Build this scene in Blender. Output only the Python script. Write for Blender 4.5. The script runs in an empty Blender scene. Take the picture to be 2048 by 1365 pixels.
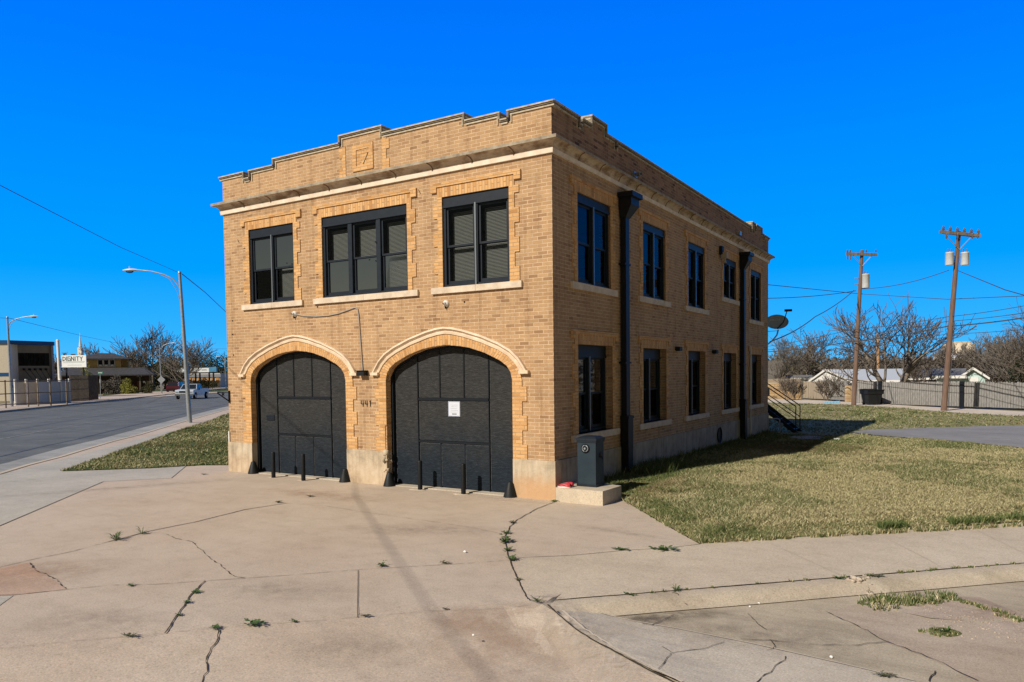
import bpy, bmesh, math, random
import numpy as np
from mathutils import Vector, Matrix
from mathutils.geometry import tessellate_polygon
random.seed(7); rng = np.random.default_rng(7)
S = bpy.context.scene
C = S.collection
# ------------------------------------------------------------------ camera
cam = bpy.data.cameras.new('camera'); cam_ob = bpy.data.objects.new('camera', cam); C.objects.link(cam_ob); S.camera = cam_ob
CAM = Vector((6.4196, -11.7810, 2.3326)); YAW, PIT, ROL, FPX = -.55567, -.04227, -.01212, 1479.98
FW = Vector((math.sin(YAW)*math.cos(PIT), math.cos(YAW)*math.cos(PIT), math.sin(PIT)))
_r = Vector((math.cos(YAW), -math.sin(YAW), 0)); _u = _r.cross(FW)
R2 = _r*math.cos(ROL)+_u*math.sin(ROL); U2 = -_r*math.sin(ROL)+_u*math.cos(ROL)
cam_ob.matrix_world = Matrix(((R2.x, U2.x, -FW.x, CAM.x), (R2.y, U2.y, -FW.y, CAM.y), (R2.z, U2.z, -FW.z, CAM.z), (0, 0, 0, 1)))
cam.sensor_width = 36; cam.lens = FPX/2048*36; cam.shift_y = 126.31/2048; cam.clip_end = 4000
# ------------------------------------------------------------------ sky and sun
SUN_EL, SUN_AZ = 36.0, 195.5
w = bpy.data.worlds.new('World'); S.world = w; w.use_nodes = True
nt = w.node_tree; N = nt.nodes; bg = N['Background']
sky = N.new('ShaderNodeTexSky'); sky.sky_type = 'NISHITA'; sky.sun_disc = False
sky.sun_elevation = math.radians(SUN_EL); sky.sun_rotation = math.radians(SUN_AZ); sky.ozone_density = 3; sky.dust_density = 0.3
gm = N.new('ShaderNodeTexCoord'); sp = N.new('ShaderNodeSeparateXYZ'); nt.links.new(gm.outputs['Generated'], sp.inputs[0])
ramp = N.new('ShaderNodeValToRGB'); nt.links.new(sp.outputs[2], ramp.inputs[0])
el = ramp.color_ramp.elements
el[0].position = 0.0; el[0].color = (.10, .50, .90, 1); el[1].position = 1.0; el[1].color = (.06, .10, .24, 1)
for p, c in ((.05, (.03, .42, .96, 1)), (.13, (.0, .32, 1.0, 1)), (.25, (0, .25, 1.0, 1)), (.36, (0, .185, .95, 1)), (.45, (0, .155, .86, 1)), (.64, (.03, .12, .46, 1))):
    e = el.new(p); e.color = c
k10 = N.new('ShaderNodeVectorMath'); k10.operation = 'SCALE'; k10.inputs['Scale'].default_value = 10.0
nt.links.new(ramp.outputs[0], k10.inputs[0])
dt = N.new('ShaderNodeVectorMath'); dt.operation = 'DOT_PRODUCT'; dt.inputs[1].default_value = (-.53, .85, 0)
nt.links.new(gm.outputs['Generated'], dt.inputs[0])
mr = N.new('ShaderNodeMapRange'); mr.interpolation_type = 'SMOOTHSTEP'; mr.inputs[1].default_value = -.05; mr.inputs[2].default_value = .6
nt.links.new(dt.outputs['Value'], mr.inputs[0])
mx = N.new('ShaderNodeMix'); mx.data_type = 'RGBA'; nt.links.new(mr.outputs[0], mx.inputs[0]); sky_s = N.new('ShaderNodeVectorMath'); sky_s.operation = 'MULTIPLY'; sky_s.inputs[1].default_value = (.50, .34, .20); nt.links.new(sky.outputs[0], sky_s.inputs[0]); nt.links.new(sky_s.outputs[0], mx.inputs[6]); nt.links.new(k10.outputs[0], mx.inputs[7])  # sky outside the view is warmed and scaled to fill the side wall
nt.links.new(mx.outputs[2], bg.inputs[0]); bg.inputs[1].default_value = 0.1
sd_ = bpy.data.lights.new('sun', 'SUN'); sd_.energy = 4.4; sd_.angle = math.radians(.53); sd_.color = (1, .91, .79)
sun = bpy.data.objects.new('sun', sd_); C.objects.link(sun)
_az, _el = math.radians(SUN_AZ), math.radians(SUN_EL)
SUN = Vector((math.sin(_az)*math.cos(_el), math.cos(_az)*math.cos(_el), math.sin(_el)))
sun.rotation_euler = SUN.to_track_quat('Z', 'Y').to_euler()
sun.location = (0, 0, 60)
S.view_settings.view_transform = 'Standard'; S.view_settings.look = 'None'; S.view_settings.exposure = 0.15; S.view_settings.gamma = 1
# ------------------------------------------------------------------ helpers
def ray(px, py): return FW+R2*((px-1024)/FPX)-U2*((py-682.5-126.31)/FPX)
def P(px, py, D): return CAM+ray(px, py)*D
def sm(a, b, x):
    t = min(1, max(0, (x-a)/(b-a))); return t*t*(3-2*t)
def G(px, py, z=0.0):
    d = ray(px, py); return CAM+d*((z-CAM.z)/d.z)
def T2(x, y): return .694*x-.72*y, .72*x+.694*y       # across / along the side street
EDGE = [(-.2, .64), (1.05, .64), (1.75, -.2), (2.45, -1.05), (3.34, -2.06), (40, 30.5)]
def dedge(x, y):
    best = 1e9
    for (ax, ay), (bx, by) in zip(EDGE, EDGE[1:]):
        dx, dy = bx-ax, by-ay; t = max(0, min(1, ((x-ax)*dx+(y-ay)*dy)/(dx*dx+dy*dy)))
        best = min(best, math.hypot(x-ax-t*dx, y-ay-t*dy))
    return best
def Hl(x, y):   # lawn height
    if x < -3: return .02-.1*sm(14, 30, y)
    return .015+.11*sm(0, .9, dedge(x, y))-.22*sm(5, 26, y)+.012*math.sin(x*2.1+y*1.3)*sm(0, 1.5, dedge(x, y))
C14R = [G(a, b_, -.03) for a, b_ in ((1085, 1209), (1112, 1226), (1150, 1257), (1190, 1284), (1240, 1311), (1300, 1343), (1352, 1368), (1500, 1440))]
def d14(x, y):   # distance to the curved kerb return, and how far along it
    best = (1e9, 0)
    for i in range(len(C14R)-1):
        ax, ay, bx, by = C14R[i].x, C14R[i].y, C14R[i+1].x, C14R[i+1].y; dx, dy = bx-ax, by-ay; t = max(0, min(1, ((x-ax)*dx+(y-ay)*dy)/(dx*dx+dy*dy)))
        best = min(best, (math.hypot(x-ax-t*dx, y-ay-t*dy), (i+t)/(len(C14R)-1)))
    return best
def Hs(x, y):   # slab height: the apron dips to the street, the kerb return stands up along its edge
    t, s = T2(x, y); h = -.125*sm(5.5, 7.2, t)
    if t > 5 and t < 10:
        d, k = d14(x, y); h += .085*(1-.55*k)*(1-sm(.03, .42, d))*sm(5.4, 6.0, t)
    return h
OFF = {}
class MB:
    def __init__(s, org=(0, 0, 0), rot=0, scale=1):
        s.v = []; s.f = []; s.m = []; s.uv = {}; s.mi = 0; s.sm = set(); s.o = Vector(org); s.tf = None
    def add(s, vs, fs, smooth=False, uvs=None):
        b = len(s.v); s.v += [tuple(v) for v in vs]
        for k, f in enumerate(fs):
            if uvs: s.uv[len(s.f)] = uvs[k]
            if smooth: s.sm.add(len(s.f))
            s.f.append(tuple(b+i for i in f)); s.m.append(s.mi)
        return s
    def box(s, x0, x1, y0, y1, z0, z1):
        v = [(x, y, z) for z in (z0, z1) for y in (y0, y1) for x in (x0, x1)]
        return s.add(v, [(0, 2, 3, 1), (4, 5, 7, 6), (0, 1, 5, 4), (2, 6, 7, 3), (0, 4, 6, 2), (1, 3, 7, 5)])
    def slab(s, poly, a, b, T=lambda u, v, d: (u, v, d), holes=()):
        loops = [list(poly)]+[list(h) for h in holes]
        flat = [p for l in loops for p in l]; n = len(flat)
        tris = tessellate_polygon([[Vector((p[0], p[1], 0)) for p in l] for l in loops])
        v = [T(p[0], p[1], a) for p in flat]+[T(p[0], p[1], b) for p in flat]
        f = [tuple(t) for t in tris]+[tuple(i+n for i in reversed(t)) for t in tris]
        o = 0
        for l in loops:
            k = len(l)
            for i in range(k):
                j = (i+1) % k; f.append((o+i, o+j, n+o+j, n+o+i))
            o += k
        return s.add(v, f)
    def tube(s, pts, r, n=6, smooth=True, caps=True):
        pts = [Vector(p) for p in pts]; rs = r if isinstance(r, (list, tuple)) else [r]*len(pts)
        v = []; ref = None
        for i, p in enumerate(pts):
            d = (pts[min(i+1, len(pts)-1)]-pts[max(i-1, 0)]).normalized()
            if ref is None: ref = Vector((0, 0, 1)) if abs(d.z) < .9 else Vector((1, 0, 0))
            a = d.cross(ref).normalized(); c = d.cross(a); ref = -c if False else ref
            for k in range(n):
                t = 2*math.pi*k/n; v.append(p+(a*math.cos(t)+c*math.sin(t))*rs[i])
        f = []
        for i in range(len(pts)-1):
            for k in range(n):
                f.append((i*n+k, i*n+(k+1) % n, (i+1)*n+(k+1) % n, (i+1)*n+k))
        s.add(v, f, smooth and n > 4)
        if caps: s.add(v[:n], [tuple(range(n))]); s.add(v[-n:], [tuple(range(n-1, -1, -1))])
        return s
    def lathe(s, prof, c=(0, 0, 0), n=16, axis='z', smooth=True):
        v = []
        for r, h in prof:
            for k in range(n):
                t = 2*math.pi*k/n; a, b = r*math.cos(t), r*math.sin(t)
                v.append({'z': (c[0]+a, c[1]+b, c[2]+h), 'y': (c[0]+a, c[1]+h, c[2]+b), 'x': (c[0]+h, c[1]+a, c[2]+b)}[axis])
        f = [(i*n+k, i*n+(k+1) % n, (i+1)*n+(k+1) % n, (i+1)*n+k) for i in range(len(prof)-1) for k in range(n)]
        s.add(v, f, smooth); s.add(v[:n], [tuple(range(n))]); s.add(v[-n:], [tuple(range(n))]); return s
    def blob(s, c, r, seed=0, amp=.2, nu=12, nv=8):
        rr = random.Random(seed); v = []; ph = [rr.uniform(0, 6) for _ in range(4)]
        for i in range(nv+1):
            th = math.pi*i/nv
            for k in range(nu):
                a = 2*math.pi*k/nu; q = 1+amp*math.sin(3*a+ph[0]+2*th)*math.sin(2*th+ph[1])+amp*.5*rr.uniform(-1, 1)
                v.append((c[0]+r[0]*q*math.sin(th)*math.cos(a), c[1]+r[1]*q*math.sin(th)*math.sin(a), c[2]+r[2]*q*math.cos(th)))
        f = [(i*nu+k, i*nu+(k+1) % nu, (i+1)*nu+(k+1) % nu, (i+1)*nu+k) for i in range(nv) for k in range(nu)]
        return s.add(v, f, True)
    def build(s, name, mats, parent=None, org=None):
        mats = mats if isinstance(mats, (list, tuple)) else [mats]
        o = Vector(org) if org is not None else Vector(OFF.get(parent.name, (0, 0, 0)) if parent is not None else (0, 0, 0))
        me = bpy.data.meshes.new(name)
        me.from_pydata([tuple(Vector(p)-o) for p in s.v] if o.length > 0 else s.v, [], s.f)
        for m in mats: me.materials.append(m)
        me.update()
        if len(s.f) < 60000:
            bm = bmesh.new(); bm.from_mesh(me); bm.normal_update()
            if len(s.f) < 4000: bmesh.ops.recalc_face_normals(bm, faces=bm.faces)
            ul = bm.loops.layers.uv.new('UVMap')
            for fc in bm.faces:
                fc.material_index = min(s.m[fc.index], len(mats)-1); fc.smooth = fc.index in s.sm
                cu = s.uv.get(fc.index)
                if cu:
                    for lp in fc.loops:
                        for vi, q in zip(s.f[fc.index], cu):
                            if vi == lp.vert.index: lp[ul].uv = q
                else:
                    n_ = fc.normal; ax = max(range(3), key=lambda i: abs(n_[i]))
                    for lp in fc.loops:
                        q = lp.vert.co+o
                        lp[ul].uv = (q.y, q.z) if ax == 0 else ((q.x, q.z) if ax == 1 else (q.x, q.y))
            bm.to_mesh(me); bm.free()
        ob = bpy.data.objects.new(name, me); C.objects.link(ob)
        if parent is not None: ob.parent = parent; OFF[ob.name] = tuple(o)
        if org is not None and parent is None: ob.location = o
        return ob
def tag(o, label=None, cat=None, group=None, kind=None):
    if label: o['label'] = label
    if cat: o['category'] = cat
    if group: o['group'] = group
    if kind: o['kind'] = kind
    return o
def thing(name, label, cat, loc=(0, 0, 0), group=None, rz=0):
    o = bpy.data.objects.new(name, None); o.empty_display_size = .1; C.objects.link(o); o.location = loc
    if rz == 0: OFF[o.name] = tuple(float(v) for v in loc)
    o.rotation_euler = (0, 0, rz)
    return tag(o, label, cat, group)
def local(name, label, cat, loc, group=None, rz=0):   # parts given in the thing's own coordinates
    o = thing(name, label, cat, loc, group, rz); OFF[o.name] = (0, 0, 0); return o
def dup(src, loc, rz=0, label=None, sc=1, sz=None):
    c = src.copy(); C.objects.link(c); c.location = loc; c.rotation_euler = (0, 0, rz); c.scale = (sc, sc, sz or sc)
    if label: c['label'] = label
    for ch in list(src.children):
        d = ch.copy(); C.objects.link(d); d.parent = c
        for g2 in list(ch.children):
            e = g2.copy(); C.objects.link(e); e.parent = d
    return c
# ------------------------------------------------------------------ materials
def mat(name, col, rough=.8, metal=0, spec=.3):
    m = bpy.data.materials.new(name); m.use_nodes = True; b = m.node_tree.nodes['Principled BSDF']
    b.inputs['Base Color'].default_value = (*col, 1); b.inputs['Roughness'].default_value = rough; b.inputs['Metallic'].default_value = metal
    b.inputs['Specular IOR Level'].default_value = spec; return m
def nz(m, scale, detail=6, rough=.6, coord='Object', stretch=None, dim='3D'):
    t = m.node_tree; tc = t.nodes.new('ShaderNodeTexCoord'); n = t.nodes.new('ShaderNodeTexNoise')
    n.inputs['Scale'].default_value = scale; n.inputs['Detail'].default_value = detail; n.inputs['Roughness'].default_value = rough
    src = tc.outputs[coord]
    if coord == 'World':
        pass
    if stretch:
        mp = t.nodes.new('ShaderNodeMapping'); mp.inputs['Scale'].default_value = stretch; t.links.new(src, mp.inputs[0]); src = mp.outputs[0]
    t.links.new(src, n.inputs['Vector']); return n.outputs['Fac']
def rmp(m, fac, stops):
    r = m.node_tree.nodes.new('ShaderNodeValToRGB'); e = r.color_ramp.elements
    e[0].position, e[0].color = stops[0][0], (*stops[0][1], 1); e[1].position, e[1].color = stops[-1][0], (*stops[-1][1], 1)
    for p, c in stops[1:-1]: q = e.new(p); q.color = (*c, 1)
    m.node_tree.links.new(fac, r.inputs[0]); return r.outputs[0]
def mixc(m, fac, a, b, mode='MIX'):
    n = m.node_tree.nodes.new('ShaderNodeMix'); n.data_type = 'RGBA'; n.blend_type = mode
    for v, i in ((fac, 0), (a, 6), (b, 7)):
        if isinstance(v, (int, float)): n.inputs[i].default_value = v
        elif isinstance(v, tuple): n.inputs[i].default_value = (*v, 1)
        else: m.node_tree.links.new(v, n.inputs[i])
    return n.outputs[2]
def setc(m, out): m.node_tree.links.new(out, m.node_tree.nodes['Principled BSDF'].inputs['Base Color'])
def bump(m, h, st=.3, dist=.02):
    b = m.node_tree.nodes.new('ShaderNodeBump'); b.inputs['Strength'].default_value = st; b.inputs['Distance'].default_value = dist
    m.node_tree.links.new(h, b.inputs['Height']); m.node_tree.links.new(b.outputs[0], m.node_tree.nodes['Principled BSDF'].inputs['Normal'])
def noisy(name, c1, c2, scale=3, rough=.85, bs=0, bsc=60, lo=.35, hi=.65, detail=8, metal=0, stretch=None, spec=.3):
    m = mat(name, c1, rough, metal, spec); f = nz(m, scale, detail, .65, stretch=stretch); setc(m, rmp(m, f, [(lo, c1), (hi, c2)]))
    if bs: bump(m, nz(m, bsc, 4), bs, .01)
    return m
def brick(name, c1, c2, mort, dark=None, bw=.2032, rh=.0677, ms=.006, rot=False, stain=True):
    m = mat(name, c1, .9); t = m.node_tree; uvn = t.nodes.new('ShaderNodeUVMap'); src = uvn.outputs[0]
    wob = t.nodes.new('ShaderNodeTexNoise'); wob.inputs['Scale'].default_value = 7; wob.inputs['Detail'].default_value = 2
    t.links.new(src, wob.inputs['Vector'])
    mp = t.nodes.new('ShaderNodeMapping'); t.links.new(src, mp.inputs[0])
    if rot: mp.inputs['Rotation'].default_value = (0, 0, math.pi/2)
    wv = t.nodes.new('ShaderNodeVectorMath'); wv.operation = 'MULTIPLY_ADD'; wv.inputs[1].default_value = (.006, .006, 0)
    t.links.new(wob.outputs['Color'], wv.inputs[0]); t.links.new(mp.outputs[0], wv.inputs[2])
    b = t.nodes.new('ShaderNodeTexBrick'); b.inputs['Scale'].default_value = 1; b.inputs['Brick Width'].default_value = bw; b.inputs['Row Height'].default_value = rh
    b.inputs['Mortar Size'].default_value = ms; b.inputs['Mortar Smooth'].default_value = .3; b.inputs['Bias'].default_value = 0
    b.inputs['Color1'].default_value = (0, 0, 0, 1); b.inputs['Color2'].default_value = (1, 1, 1, 1); b.inputs['Mortar'].default_value = (.5, .5, .5, 1)
    t.links.new(wv.outputs[0], b.inputs[0])
    dk = dark or tuple(x*.55 for x in c2)
    col = rmp(m, b.outputs['Color'], [(0, dk), (.12, c2), (.5, tuple((a+b_)/2 for a, b_ in zip(c1, c2))), (1, c1)])
    fine = nz(m, 90, 3, .7); col = mixc(m, .45, col, rmp(m, fine, [(.3, (.55, .53, .5)), (.7, (1.25, 1.25, 1.25))]), 'MULTIPLY')
    mn = rmp(m, nz(m, 5, 4), [(.35, tuple(x*.72 for x in mort)), (.6, mort)])
    col = mixc(m, b.outputs['Fac'], col, mn)
    if stain:
        big = nz(m, .7, 8, .7); col = mixc(m, .55, col, rmp(m, big, [(.3, (.66, .62, .58)), (.5, (1, 1, 1)), (.72, (1.14, 1.1, 1.05))]), 'MULTIPLY')
        st = nz(m, 1.2, 6, .7, stretch=(3.5, 3.5, .35)); col = mixc(m, .6, col, rmp(m, st, [(.33, (.6, .55, .5)), (.48, (1, 1, 1)), (.7, (1.12, 1.12, 1.1))]), 'MULTIPLY')
    setc(m, col)
    mth = t.nodes.new('ShaderNodeMath'); mth.operation = 'MULTIPLY_ADD'; mth.inputs[1].default_value = -1
    t.links.new(b.outputs['Fac'], mth.inputs[0]); t.links.new(fine, mth.inputs[2]); bump(m, mth.outputs[0], .55, .008)
    return m
M = {}
M['brick'] = brick('tan_brick', (.495, .32, .172), (.41, .25, .13), (.64, .475, .31), dark=(.31, .18, .095), ms=.0075)
M['brick_weathered'] = brick('weathered_brick', (.40, .24, .13), (.25, .14, .075), (.45, .33, .21), dark=(.12, .06, .035))
M['trim'] = brick('yellow_brick', (.72, .44, .20), (.60, .335, .135), (.50, .33, .18), dark=(.46, .24, .085), ms=.008, stain=False)
M['soldier'] = brick('yellow_soldier_brick', (.74, .45, .20), (.58, .315, .125), (.48, .31, .17), dark=(.44, .22, .08), rot=True, bw=.21, ms=.009, stain=False)
m = mat('plinth_concrete', (.5, .42, .3), .9); f = nz(m, 2.2, 10, .7); c = rmp(m, f, [(.3, (.30, .25, .19)), (.5, (.52, .43, .31)), (.7, (.62, .54, .42))])
c = mixc(m, .5, c, rmp(m, nz(m, 2.5, 6, stretch=(4, 4, .4)), [(.35, (.6, .58, .55)), (.55, (1, 1, 1))]), 'MULTIPLY')
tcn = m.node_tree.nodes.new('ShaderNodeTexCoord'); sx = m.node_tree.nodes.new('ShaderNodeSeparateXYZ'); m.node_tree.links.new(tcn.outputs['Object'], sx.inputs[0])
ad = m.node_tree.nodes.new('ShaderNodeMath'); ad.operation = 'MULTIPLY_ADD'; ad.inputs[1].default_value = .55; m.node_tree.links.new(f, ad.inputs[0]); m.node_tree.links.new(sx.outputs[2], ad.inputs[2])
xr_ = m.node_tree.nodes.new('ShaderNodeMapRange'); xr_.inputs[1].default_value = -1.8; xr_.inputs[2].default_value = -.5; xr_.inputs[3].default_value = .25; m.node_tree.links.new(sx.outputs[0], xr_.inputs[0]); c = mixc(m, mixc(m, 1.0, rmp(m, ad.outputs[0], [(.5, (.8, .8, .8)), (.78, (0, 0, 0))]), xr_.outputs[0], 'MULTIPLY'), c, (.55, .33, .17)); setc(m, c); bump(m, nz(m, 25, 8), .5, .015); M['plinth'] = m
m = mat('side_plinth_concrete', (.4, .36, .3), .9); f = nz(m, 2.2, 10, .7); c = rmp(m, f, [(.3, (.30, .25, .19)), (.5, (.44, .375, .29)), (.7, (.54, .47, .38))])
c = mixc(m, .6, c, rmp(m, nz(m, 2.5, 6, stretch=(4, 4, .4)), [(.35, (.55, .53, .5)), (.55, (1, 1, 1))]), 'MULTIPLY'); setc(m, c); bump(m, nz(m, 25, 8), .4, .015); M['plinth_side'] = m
M['stone'] = noisy('sill_stone', (.74, .63, .50), (.55, .45, .34), 5, .85, .3, 50)
M['cove'] = noisy('terracotta_cove', (.26, .17, .10), (.56, .45, .33), 3.5, .8, .3, 30, lo=.36, hi=.56, stretch=(1, 1, 2.5))
M['band'] = noisy('terracotta_band', (.86, .76, .62), (.68, .56, .43), 4, .8, .2, 40)
M['lip'] = noisy('weathered_lip', (.44, .38, .29), (.24, .20, .15), 6, .9, .4, 40)
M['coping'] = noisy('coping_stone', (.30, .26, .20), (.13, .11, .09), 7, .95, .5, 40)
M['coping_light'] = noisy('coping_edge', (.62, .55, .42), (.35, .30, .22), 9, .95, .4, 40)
M['hood'] = noisy('hood_mould_terracotta', (.80, .66, .50), (.62, .48, .34), 4, .75, .2, 50)
M['frame'] = noisy('navy_paint', (.011, .017, .027), (.016, .023, .034), 8, .5, spec=.25)
M['frame_dark'] = mat('black_paint', (.008, .011, .016), .6, 0, .2)
M['strip'] = mat('pale_metal_strip', (.22, .25, .28), .4, .6)
M['door'] = None
m = mat('door_paint', (.04, .05, .06), .8, 0, .12); t = m.node_tree
uvn = t.nodes.new('ShaderNodeUVMap'); sx = t.nodes.new('ShaderNodeSeparateXYZ'); t.links.new(uvn.outputs[0], sx.inputs[0])
f = nz(m, 1.6, 9, .7); ad = t.nodes.new('ShaderNodeMath'); ad.operation = 'MULTIPLY_ADD'; ad.inputs[1].default_value = 1.6; t.links.new(f, ad.inputs[0]); t.links.new(sx.outputs[1], ad.inputs[2])
c = rmp(m, nz(m, 3, 3), [(0, (0, 0, 0)), (1, (0, 0, 0))])
mrn = t.nodes.new('ShaderNodeMapRange'); mrn.inputs[1].default_value = 1.2; mrn.inputs[2].default_value = 2.3; t.links.new(ad.outputs[0], mrn.inputs[0])
base = mixc(m, mrn.outputs[0], (.015, .022, .032), (.036, .037, .038))
gr = nz(m, 22, 6, .7, stretch=(.5, 1, 6)); base = mixc(m, 1.0, base, rmp(m, gr, [(.35, (.5, .5, .5)), (.55, (1.1, 1.1, 1.1)), (.7, (2.3, 2.3, 2.2))]), 'MULTIPLY')
setc(m, base); bump(m, gr, .4, .006); M['door'] = m
M['white'] = noisy('white_paint', (.78, .78, .76), (.66, .66, .64), 6, .6)
M['grey_metal'] = noisy('galvanised_steel', (.42, .45, .48), (.30, .33, .36), 8, .42, metal=.55)
M['black'] = mat('black_plastic', (.012, .014, .016), .55, 0, .25)
M['black_metal'] = mat('black_metal', (.009, .010, .012), .5, 0, .25)
M['room'] = mat('dark_room', (.03, .03, .03), .95)
M['curtain'] = mat('pale_curtain', (.35, .36, .38), .9)
# glass
m = bpy.data.materials.new('window_glass'); m.use_nodes = True; t = m.node_tree; t.nodes.remove(t.nodes['Principled BSDF']); out = t.nodes['Material Output']
tr = t.nodes.new('ShaderNodeBsdfTransparent'); tr.inputs[0].default_value = (.55, .60, .63, 1); gl = t.nodes.new('ShaderNodeBsdfGlossy'); gl.inputs['Roughness'].default_value = .02; gl.inputs[0].default_value = (.30, .34, .40, 1)
fr = t.nodes.new('ShaderNodeFresnel'); fr.inputs[0].default_value = 1.5; ms_ = t.nodes.new('ShaderNodeMixShader'); t.links.new(fr.outputs[0], ms_.inputs[0]); t.links.new(tr.outputs[0], ms_.inputs[1]); t.links.new(gl.outputs[0], ms_.inputs[2]); t.links.new(ms_.outputs[0], out.inputs[0])
tc = t.nodes.new('ShaderNodeTexCoord'); nn = t.nodes.new('ShaderNodeTexNoise'); nn.inputs['Scale'].default_value = 1.3; t.links.new(tc.outputs['Object'], nn.inputs[0]); bb = t.nodes.new('ShaderNodeBump'); bb.inputs['Strength'].default_value = .07; bb.inputs['Distance'].default_value = .03
t.links.new(nn.outputs[0], bb.inputs['Height']); t.links.new(bb.outputs[0], gl.inputs['Normal']); M['glass'] = m
# blinds: thin grey slats
M['blind'] = mat('blind_slats', (.50, .46, .39), .8)
# concrete
def conc(name, c1, c2, c3, bs=.45, streak=.18):
    m = mat(name, c2, .92, 0, .2); f = nz(m, .45, 10, .62)
    c = rmp(m, f, [(.32, c1), (.5, c2), (.68, c3)])
    f2 = nz(m, 3.2, 8, .7); c = mixc(m, .5, c, rmp(m, f2, [(.3, (.78, .77, .75)), (.5, (1, 1, 1)), (.75, (1.1, 1.1, 1.1))]), 'MULTIPLY')
    f3 = nz(m, 55, 3, .85); c = mixc(m, .85, c, rmp(m, f3, [(.32, (.60, .58, .56)), (.46, (.97, .97, .97)), (.55, (1.02, 1.02, 1.02)), (.68, (1.35, 1.33, 1.30))]), 'MULTIPLY')
    f6 = nz(m, 14, 5, .8); c = mixc(m, .5, c, rmp(m, f6, [(.3, (.78, .76, .74)), (.45, (1, 1, 1)), (.7, (1.12, 1.11, 1.1))]), 'MULTIPLY')
    f5 = nz(m, .35, 9, .75, stretch=(1.2, 5, 1)); c = mixc(m, streak, c, rmp(m, f5, [(.36, (.62, .6, .58)), (.5, (1, 1, 1))]), 'MULTIPLY')
    setc(m, c); bump(m, f3, bs, .006); return m
M['slab'] = conc('pink_concrete', (.47, .38, .295), (.505, .42, .33), (.53, .45, .36))
M['slab_orange'] = conc('rusty_concrete', (.48, .31, .215), (.48, .345, .255), (.47, .37, .295))
M['slab_grey'] = conc('grey_concrete', (.36, .345, .30), (.43, .41, .355), (.48, .455, .39))
M['walk'] = conc('sidewalk_concrete', (.46, .39, .30), (.525, .45, .345), (.57, .495, .385))
M['curb'] = conc('curb_concrete', (.39, .33, .255), (.455, .39, .305), (.50, .44, .345), .5, .5)
M['slab_red'] = conc('reddish_aggregate', (.36, .285, .215), (.42, .345, .265), (.47, .40, .315), .6, .4)
M['gutter'] = conc('street_concrete', (.36, .305, .225), (.44, .38, .285), (.49, .43, .325), .3, .6)
M['gutter2'] = conc('street_concrete_grey', (.41, .365, .30), (.48, .43, .355), (.53, .48, .395), .25, .4)
M['rough'] = conc('broken_concrete', (.30, .22, .17), (.42, .34, .27), (.55, .49, .41), .9, .5)
M['crack'] = mat('crack_dirt', (.055, .045, .032), 1)
M['joint'] = mat('joint_line', (.24, .19, .14), 1)
M['pale_line'] = mat('pale_joint', (.56, .49, .39), 1)
M['asphalt'] = conc('street_asphalt', (.105, .115, .112), (.13, .14, .136), (.16, .17, .162), .3, .5)
M['gut1'] = conc('pale_gutter', (.26, .265, .245), (.33, .33, .305), (.38, .38, .35), .2, .5)
M['drive_asphalt'] = conc('old_grey_asphalt', (.21, .205, .19), (.25, .245, .235), (.29, .285, .27), .4, .4)
M['alley'] = conc('alley_gravel_concrete', (.52, .45, .36), (.60, .53, .43), (.65, .58, .48))
m = mat('lawn_soil', (.2, .18, .1), .95, 0, .1); f = nz(m, .55, 8, .7); f2 = nz(m, 9, 6, .8)
c = rmp(m, f, [(.34, (.13, .15, .055)), (.46, (.30, .265, .135)), (.56, (.38, .33, .18)), (.68, (.20, .15, .085))]); c = mixc(m, .9, c, rmp(m, f2, [(.32, (.35, .38, .3)), (.5, (.95, .95, .95)), (.68, (1.45, 1.4, 1.3))]), 'MULTIPLY')
setc(m, c); bump(m, nz(m, 30, 6), .9, .04); M['lawn'] = m
m = mat('lawn_soil_green', (.1, .13, .04), .95, 0, .1); f = nz(m, .9, 8, .7); c = rmp(m, f, [(.38, (.055, .09, .022)), (.52, (.10, .13, .04)), (.68, (.26, .23, .11))])
c = mixc(m, .8, c, rmp(m, nz(m, 9, 6, .8), [(.32, (.4, .42, .35)), (.5, (.95, .95, .95)), (.68, (1.4, 1.4, 1.3))]), 'MULTIPLY'); setc(m, c); bump(m, nz(m, 30, 6), .9, .04); M['lawn_green'] = m
M['ground'] = noisy('dry_ground', (.16, .15, .08), (.26, .22, .13), .3, .95)
for nm, c in dict(g1=(.075, .11, .035), g2=(.17, .205, .075), g3=(.43, .38, .21), g4=(.20, .155, .085), g5=(.55, .50, .30)).items(): M[nm] = mat('grass_blade_'+dict(g1='green', g2='light_green', g3='straw', g4='brown', g5='pale')[nm], c, .8, 0, .15)
def stainmat(name, col, k, sc=6):
    m = mat(name, col, .95, 0, .1); t = m.node_tree; tc = t.nodes.new('ShaderNodeTexCoord'); mp = t.nodes.new('ShaderNodeMapping'); mp.inputs['Location'].default_value = (-1, -1, 0); mp.inputs['Scale'].default_value = (2, 2, 0)
    t.links.new(tc.outputs['UV'], mp.inputs[0]); g_ = t.nodes.new('ShaderNodeTexGradient'); g_.gradient_type = 'SPHERICAL'; t.links.new(mp.outputs[0], g_.inputs[0]); f = nz(m, sc, 8, .7)
    r_ = rmp(m, f, [(.32, (0, 0, 0)), (.62, (1, 1, 1))]); mu = t.nodes.new('ShaderNodeMath'); mu.operation = 'MULTIPLY'; t.links.new(g_.outputs[1], mu.inputs[0]); t.links.new(r_, mu.inputs[1]); m2 = t.nodes.new('ShaderNodeMath'); m2.operation = 'MULTIPLY'; m2.use_clamp = True; m2.inputs[1].default_value = k; t.links.new(mu.outputs[0], m2.inputs[0]); t.links.new(m2.outputs[0], t.nodes['Principled BSDF'].inputs['Alpha']); return m
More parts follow.
